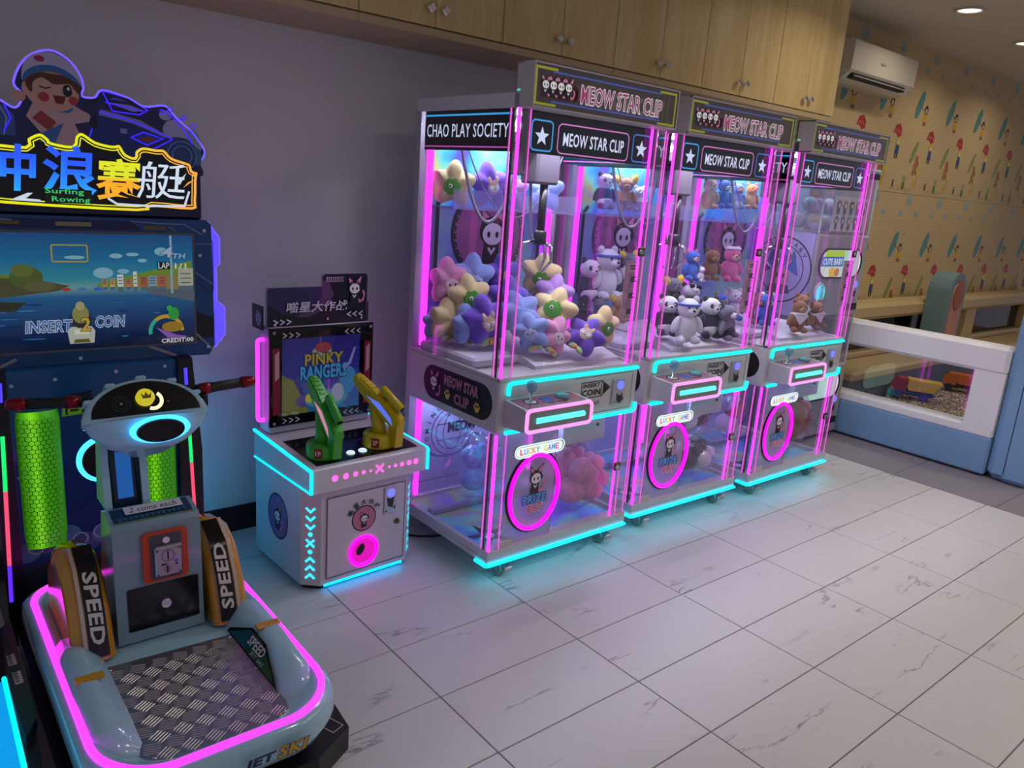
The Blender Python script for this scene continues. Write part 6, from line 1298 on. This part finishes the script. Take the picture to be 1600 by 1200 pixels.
# yellow side pods lettered SPEED
YG = pbr('amber_gloss', '#c88a12', .14, coat=.7)
for s in (-1, 1):
    X = lambda u: RX+s*u
    vs = []; prof = [(2.155, .225), (2.20, .36), (2.26, .46), (2.34, .50), (2.44, .48), (2.52, .40), (2.54, .225)]
    secs = [(.138, 0), (.146, .6), (.160, .92), (.190, 1.0), (.220, .92), (.240, .6), (.248, 0)]
    for u, k in secs:
        for y, z in prof: vs.append((X(u), 2.33+(y-2.33)*(.90+.10*k), .215+(z-.215)*(.80+.20*k)))
    m_ = len(prof); fs = [(i*m_+k, i*m_+k+1, (i+1)*m_+k+1, (i+1)*m_+k) for i in range(len(secs)-1) for k in range(m_-1)]
    mb = MB().add(vs, fs, True).add(vs[:m_], [tuple(range(m_))]).add(vs[-m_:], [tuple(range(m_))]); pod = mb.build('speed_pod', YG, t)
    # lettered band running up the front face and over the crown
    pb = [Vector((0, y, z)) for y, z in prof[:4]]
    def fpt(u, q):
        """point q metres along the front profile"""
        for i in range(3):
            L = (pb[i+1]-pb[i]).length
            if q <= L or i == 2:
                p = pb[i]+(pb[i+1]-pb[i])*(q/L); d_ = (pb[i+1]-pb[i]).normalized(); nrm = Vector((0, -d_.z, d_.y)); p = p+nrm*.0035; return (X(u), p.y, p.z)
            q -= L
    def strip(u0, u1, col, lift, nm):
        vs = []; N = 12
        for k in range(N+1):
            q = .012+.335*k/N
            for u in (u0, u1): p = fpt(u, q); vs.append((p[0], p[1]-lift, p[2]+lift*.5))
        MB().add(vs, [(2*k, 2*k+1, 2*k+3, 2*k+2) for k in range(N)], True).build(nm, col, pod, flip=False)
    strip(.156, .206, pbr('band_black', '#0c0a0c', .2), .0015, 'black_band'); strip(.209, .219, pbr('band_white', '#c8b8a8', .3), .002, 'white_band')
    A = Art((0, 0, 0), (1, 0, 0), (0, 0, 1)); A.map = lambda a, b, d: (lambda p: (p[0], p[1]-.003-d, p[2]+.002+d*.5))(fpt(.181-b, a) if s > 0 else fpt(.181-b, -a))
    A.text('SPEED', (.150 if s > 0 else -.150), 0, .034, '#d8d2c8', .20, .03, .15); A.build('speed_lettering', PRINTG, pod)
# coin box
cb0, cb1 = .447, .690
mb = MB(); mb.prism([(2.205, .222), (2.222, .575), (2.232, .588), (2.312, .606), (2.34, .598), (2.42, .222)], cb0, cb1, 'x'); cbx = mb.build('coin_box', pbr('coin_box_blue', '#7d9aa4', .22, coat=.4), t)
fv = Vector((0, .017, .393)).normalized(); O = Vector((0, 2.205, .222))
A = Art(O+Vector(((cb0+cb1)/2, -.001, 0)), (1, 0, 0), fv)
A.poly(rrect(-.092, .035, .108, .170, .006), '#08080a'); A.build('cash_door', PRINTG, cbx)
def onf(x, q, dy=0): p = O+fv*q; return (x, p.y-dy, p.z)
M = Matrix(((1, 0, 0, (cb0+cb1)/2+.012), (0, 1, fv.y, O.y), (0, 0, fv.z, O.z), (0, 0, 0, 1)))
MB().cyl((.0, -.012, .105), .014, .012, 'y', 18, 0, M).cyl((0, -.016, .105), .008, .006, 'y', 12, 0, M).build('cash_lock', M_CHROME, cbx)
mb = MB(); mb.prism(rrect(-.058, .180, .068, .333, .012), -.010, .0, 'y', M); fr_ = mb.build('coin_frame', pbr('orange_plastic', '#c8460c', .3), cbx)
M = M @ Matrix.Translation((0, 0, -.0172))
MB().prism(rrect(-.038, .205, .050, .342, .004), -.0125, .001, 'y', M).build('coin_recess', pbr('recess_grey', '#4a4c58', .4), fr_)
mb = MB(); mb.box(-.028, -.022, .215, .046, -.0125, .305, .003, M).box(-.028, -.030, .302, .046, -.0125, .310, .003, M); mb.build('coin_plate', pbr('coin_plate_silver', '#b4aeb2', .35, .5), fr_)
MB().cyl((.006, -.018, .325), .010, .008, 'y', 16, 0, M).build('key_lock', M_CHROME, fr_)
A = Art(M @ Vector((0, -.022, 0)), (1, 0, 0), fv); A.ring(.008, .278, .016, .0185, '#6a666c', 24).rect(.006, .266, .010, .292, '#0a0a0c').rect(-.012, .250, .004, .255, '#1a1a1c').poly([(.004, .222), (.020, .238), (.012, .238), (.012, .246), (-.002, .246), (-.002, .238), (-.010, .238)], '#8a868c').rect(.003, .226, .007, .248, '#0a0a0c').ell(.03, .258, .005, .005, '#3a6aff').ell(.03, .248, .004, .003, '#5a2a3a')
for x, z in ((-.022, .222), (.04, .222), (-.022, .298), (.04, .298)): A.ell(x, z, .003, .003, '#3a3438')
A.build('coin_plate_print', PRINT, fr_)
tv = Vector((0, .080, .018)).normalized(); A = Art(Vector(((cb0+cb1)/2, 2.232, .5885)), (1, 0, 0), tv)
A.rect(-.108, .010, .108, .078, '#16344c').line([(-.108, .008), (.108, .008)], .004, '#7a8a3a')
for k in range(13): A.rect(-.095+.0148*k, .014+.003*(k % 2), -.086+.0148*k, .030, '#2a5a78')
A.poly(rrect(-.072, .038, .088, .076, .002), '#d2cdd2'); A.text('2 coins each', .008, .057, .024, '#141218', .13, .0, .2); A.build('top_label', PRINT, cbx)
# steering column and dashboard head
mb = MB()
for x in (.468, .572): mb.prism([(2.335, .60), (2.36, .74), (2.36, .83), (2.41, .83), (2.44, .60)], x-.010, x+.010, 'x')
mb.build('column_side', HB, t)
MB().prism([(2.35, .58), (2.375, .74), (2.375, .83), (2.40, .83), (2.43, .58)], .477, .563, 'x').build('column_core', pbr('column_navy', '#0c2a50', .2), t)
for x in (.485, .555): MB().tube([(x, 2.351, .60), (x, 2.372, .76), (x, 2.372, .82)], .004, 6).build('column_trim', pbr('trim_green', '#1a3a2a', .3), t)
MB().prism([(2.352, .62), (2.374, .74), (2.374, .80), (2.38, .80), (2.38, .62)], .499, .541, 'x').build('column_light', glow('column_blue', (.01, .11, .42), .8), t)
# half-moon head: face plane leans back; built in its own frame (x across, v up the face, w out of the face)
HC = Vector((.572, 2.285, .884)); fV = Vector((0, .55, .835)).normalized(); fW = Vector((0, -.835, .55)).normalized()
HM = Matrix(((1, 0, 0, HC.x), (0, fW.y, fV.y, HC.y), (0, fW.z, fV.z, HC.z), (0, 0, 0, 1)))   # local (x, w, v)
def moon(rx, rz, z0, n=18): return [(rx, z0)]+[(rx*cos(pi*k/n), z0+rz*sin(pi*k/n)) for k in range(1, n)]+[(-rx, z0)]
mb = MB()
rings = [(moon(.130, .085, .0), -.085), (moon(.160, .112, -.004), -.05), (moon(.170, .122, -.008), -.010), (moon(.170, .122, -.008), .006), (moon(.162, .114, -.004), .014), (moon(.150, .103, .004), .012)]
vs = [(p[0], w_, p[1]) for r_, w_ in rings for p in r_]; m_ = len(rings[0][0]); fs = [(i*m_+k, i*m_+(k+1) % m_, (i+1)*m_+(k+1) % m_, (i+1)*m_+k) for i in range(len(rings)-1) for k in range(m_)]
mb.add(vs, fs, True, HM).add(vs[:m_], [tuple(range(m_))], False, HM).add(vs[-m_:], [tuple(range(m_))], False, HM)
for k in (3, 6, 9, 12, 15): a = pi*k/18; mb.box(.166*cos(a)-.014, -.03, .118*sin(a)-.008, .166*cos(a)+.014, .012, .118*sin(a)+.006, .004, HM)
head = mb.build('dashboard_head', HB, t)
A = Art(HM @ Vector((0, .013, 0)), (1, 0, 0), fV)
if A.N.y > 0: A.N = -A.N
A.poly(moon(.146, .098, .006), '#08080c').ring(-.065, .042, .022, .0235, '#3a4a4c', 24).ring(-.065, .042, .015, .016, '#3a5a4a', 20).ell(-.065, .042, .004, .004, '#8a8a80').ring(.085, .042, .022, .023, '#23262c', 24).ell(.060, .036, .004, .003, '#5a5e66').ell(.0, .085, .005, .005, '#2a2a2c')
A.build('dashboard_print', PRINTG, head)
A = Art(HM @ Vector((0, .014, 0)), (1, 0, 0), fV)
if A.N.y > 0: A.N = -A.N
A.ring(.018, .044, .020, .030, '#ffe6b0', 20, 1, -2.0, .9); A.build('gauge_light', LIT2, head)
kn = MB().lathe([(.025, .0), (.025, .012), (.020, .020), (0, .022)], (-.002, .016, .052), 24, HM, Matrix.Rotation(-pi/2, 3, 'X')).build('crown_button', glow('yellow_button', (.75, .62, .02), .75), head)
A = Art(HM @ Vector((-.002, .0385, .052)), (1, 0, 0), fV)
if A.N.y > 0: A.N = -A.N
A.poly([(-.011, -.008), (.011, -.008), (.014, .009), (.006, .0), (.0, .012), (-.006, .0), (-.014, .009)], '#8a7a08'); A.build('crown_print', PRINT, kn)
# chin under the face with lit speaker
ch = MB()
rings = [[(.165, -.008, -.006), (.0, .0, -.012), (-.165, -.008, -.006)]]
cv = []; 
for k, (rx, dz, dw) in enumerate(((.168, -.006, .006), (.150, -.036, -.004), (.108, -.068, -.020), (.060, -.086, -.034))):
    for q in range(13): a = pi*q/12; cv.append((rx*cos(a), dw+.03*sin(a)*(1-k*.12)-.012, dz))
    for q in range(13): a = pi+pi*q/12; cv.append((rx*cos(a), dw+.075*sin(a)-.012, dz))
m_ = 26; fs = [(i*m_+k, i*m_+(k+1) % m_, (i+1)*m_+(k+1) % m_, (i+1)*m_+k) for i in range(3) for k in range(m_)]
ch.add(cv, fs, True, HM).add(cv[-m_:], [tuple(range(m_))], False, HM); ch.build('head_chin', HB, t)
SM = HM @ Matrix.Translation((.022, .022, -.046)) @ Matrix.Rotation(radians(-40), 4, 'X')
MB().lathe([(.062, .0), (.074, .008), (.082, .004), (.082, -.004)], (0, 0, 0), 30, SM @ Matrix.Diagonal((1, 1, .50, 1)), Matrix.Rotation(-pi/2, 3, 'X')).build('speaker_ring_light', glow('azure_ring', (.05, .5, 1.0), 2.2), t)
MB().lathe([(.0, .010), (.05, .008), (.063, .014), (.066, .004)], (0, 0, -.004), 28, SM @ Matrix.Diagonal((1, 1, .52, 1)), Matrix.Rotation(-pi/2, 3, 'X')).build('head_speaker', M_MBLACK, t)
# handlebar with red-ended grips
RED = pbr('anodised_red', '#8c1420', .25, .6); hz = HC.z+.052; hy = HC.y+.06
for s in (-1, 1):
    a = Vector((.572+s*.155, hy, hz-.004)); b_ = Vector((.572+s*.335, hy-.005, hz+.010)); P_ = lambda q: tuple(a+(b_-a)*q)
    g = MB().tube([P_(0), P_(.25), P_(.30), P_(.78)], [.017, .017, .0155, .0155], 12).build('handle_grip', pbr('grip_rubber', '#0b0b0d', .55), t)
    MB().tube([P_(.06), P_(.22)], .0185, 12).build('clamp_ring', RED, g)
    MB().tube([P_(.76), P_(.80), P_(.90), P_(.97), P_(1.0)], [.017, .019, .0175, .015, .010], 12).build('bar_end', RED, g)
MB().tube([(.572-.17, hy, hz-.004), (.572+.17, hy, hz-.004)], .011, 10).build('handlebar', M_BLACK, t)
MB().box(.735, hy-.03, hz-.055, .755, hy+.02, hz-.012, .006).build('bar_clamp', M_BLACK, t)
# nose badge
yn = 1.563
A = Art((.57, yn-.0, .205), (1, 0, 0), (0, -.05, 1)); A.d = .004
A.text('JET', .04, .0, .030, '#16305c', .07, .04, .25, ('#6a8aa8', .03)); A.text('SKI', .125, .004, .030, '#c8a02c', .07, .04, .25, ('#16305c', .04)); A.build('nose_badge', PRINTG, t)
A = Art((.86, 1.80, .0755), (.35, -.94, 0), (.94, .35, 0)); A.line([(.0, .02), (.10, .02), (.10, -.02), (.0, -.02)], .003, '#b8b4a8', True).rect(.01, -.012, .04, .012, '#5a5a5e'); A.build('base_plate_print', PRINT, t)
# --- neighbouring machine cut by the left edge
t = thing('racing_ride_game', 'dark teal side of another arcade ride with cyan light at the bottom left corner', 'arcade machine', (.10, 2.1, 0))
mb = MB(); mb.prism([(-.30, 1.50), (.150, 1.50), (.205, 1.95), (.215, 2.58), (-.30, 2.62)], 0, .17, 'z'); mb.build('ride_base', M_BLACK, t)
pnl = MB().prism([(.196, 2.53), (.222, 2.56), (.212, 2.03), (.178, 1.955), (.172, 2.243)], .165, .20, 'z').build('side_panel', pbr('dark_teal_panel', '#0d3038', .3), t)
A = Art((.19, 2.20, .20), (1, 0, 0), (0, 1, 0)); A.rect(-.004, .10, .016, .16, '#b9b9b9').rect(-.002, .0, .018, .065, '#b9b9b9')
for k in range(5): A.rect(.0, .01+.012*k, .010, .016+.012*k, '#2a2a2a').rect(-.001, .105+.012*k, .007, .110+.012*k, '#2a2a2a')
A.build('panel_sticker', PRINT, pnl)
MB().prism([(-.25, 2.26), (.165, 2.243), (.155, 1.845), (.13, 1.60), (-.25, 1.60)], .165, .195, 'z').build('light_panel', glow('cyan_panel', (.0, .36, .90), .9), t)
MB().tube([(.168, 2.25, .20), (.160, 1.85, .20), (.135, 1.60, .20)], .006, 6).build('edge_light', glow('cyan_edge', (.0, .8, 1.0), 1.8), t)
MB().box(-.30, 2.30, .17, .165, 2.62, .34, .03).build('foot_step', M_MBLACK, t)
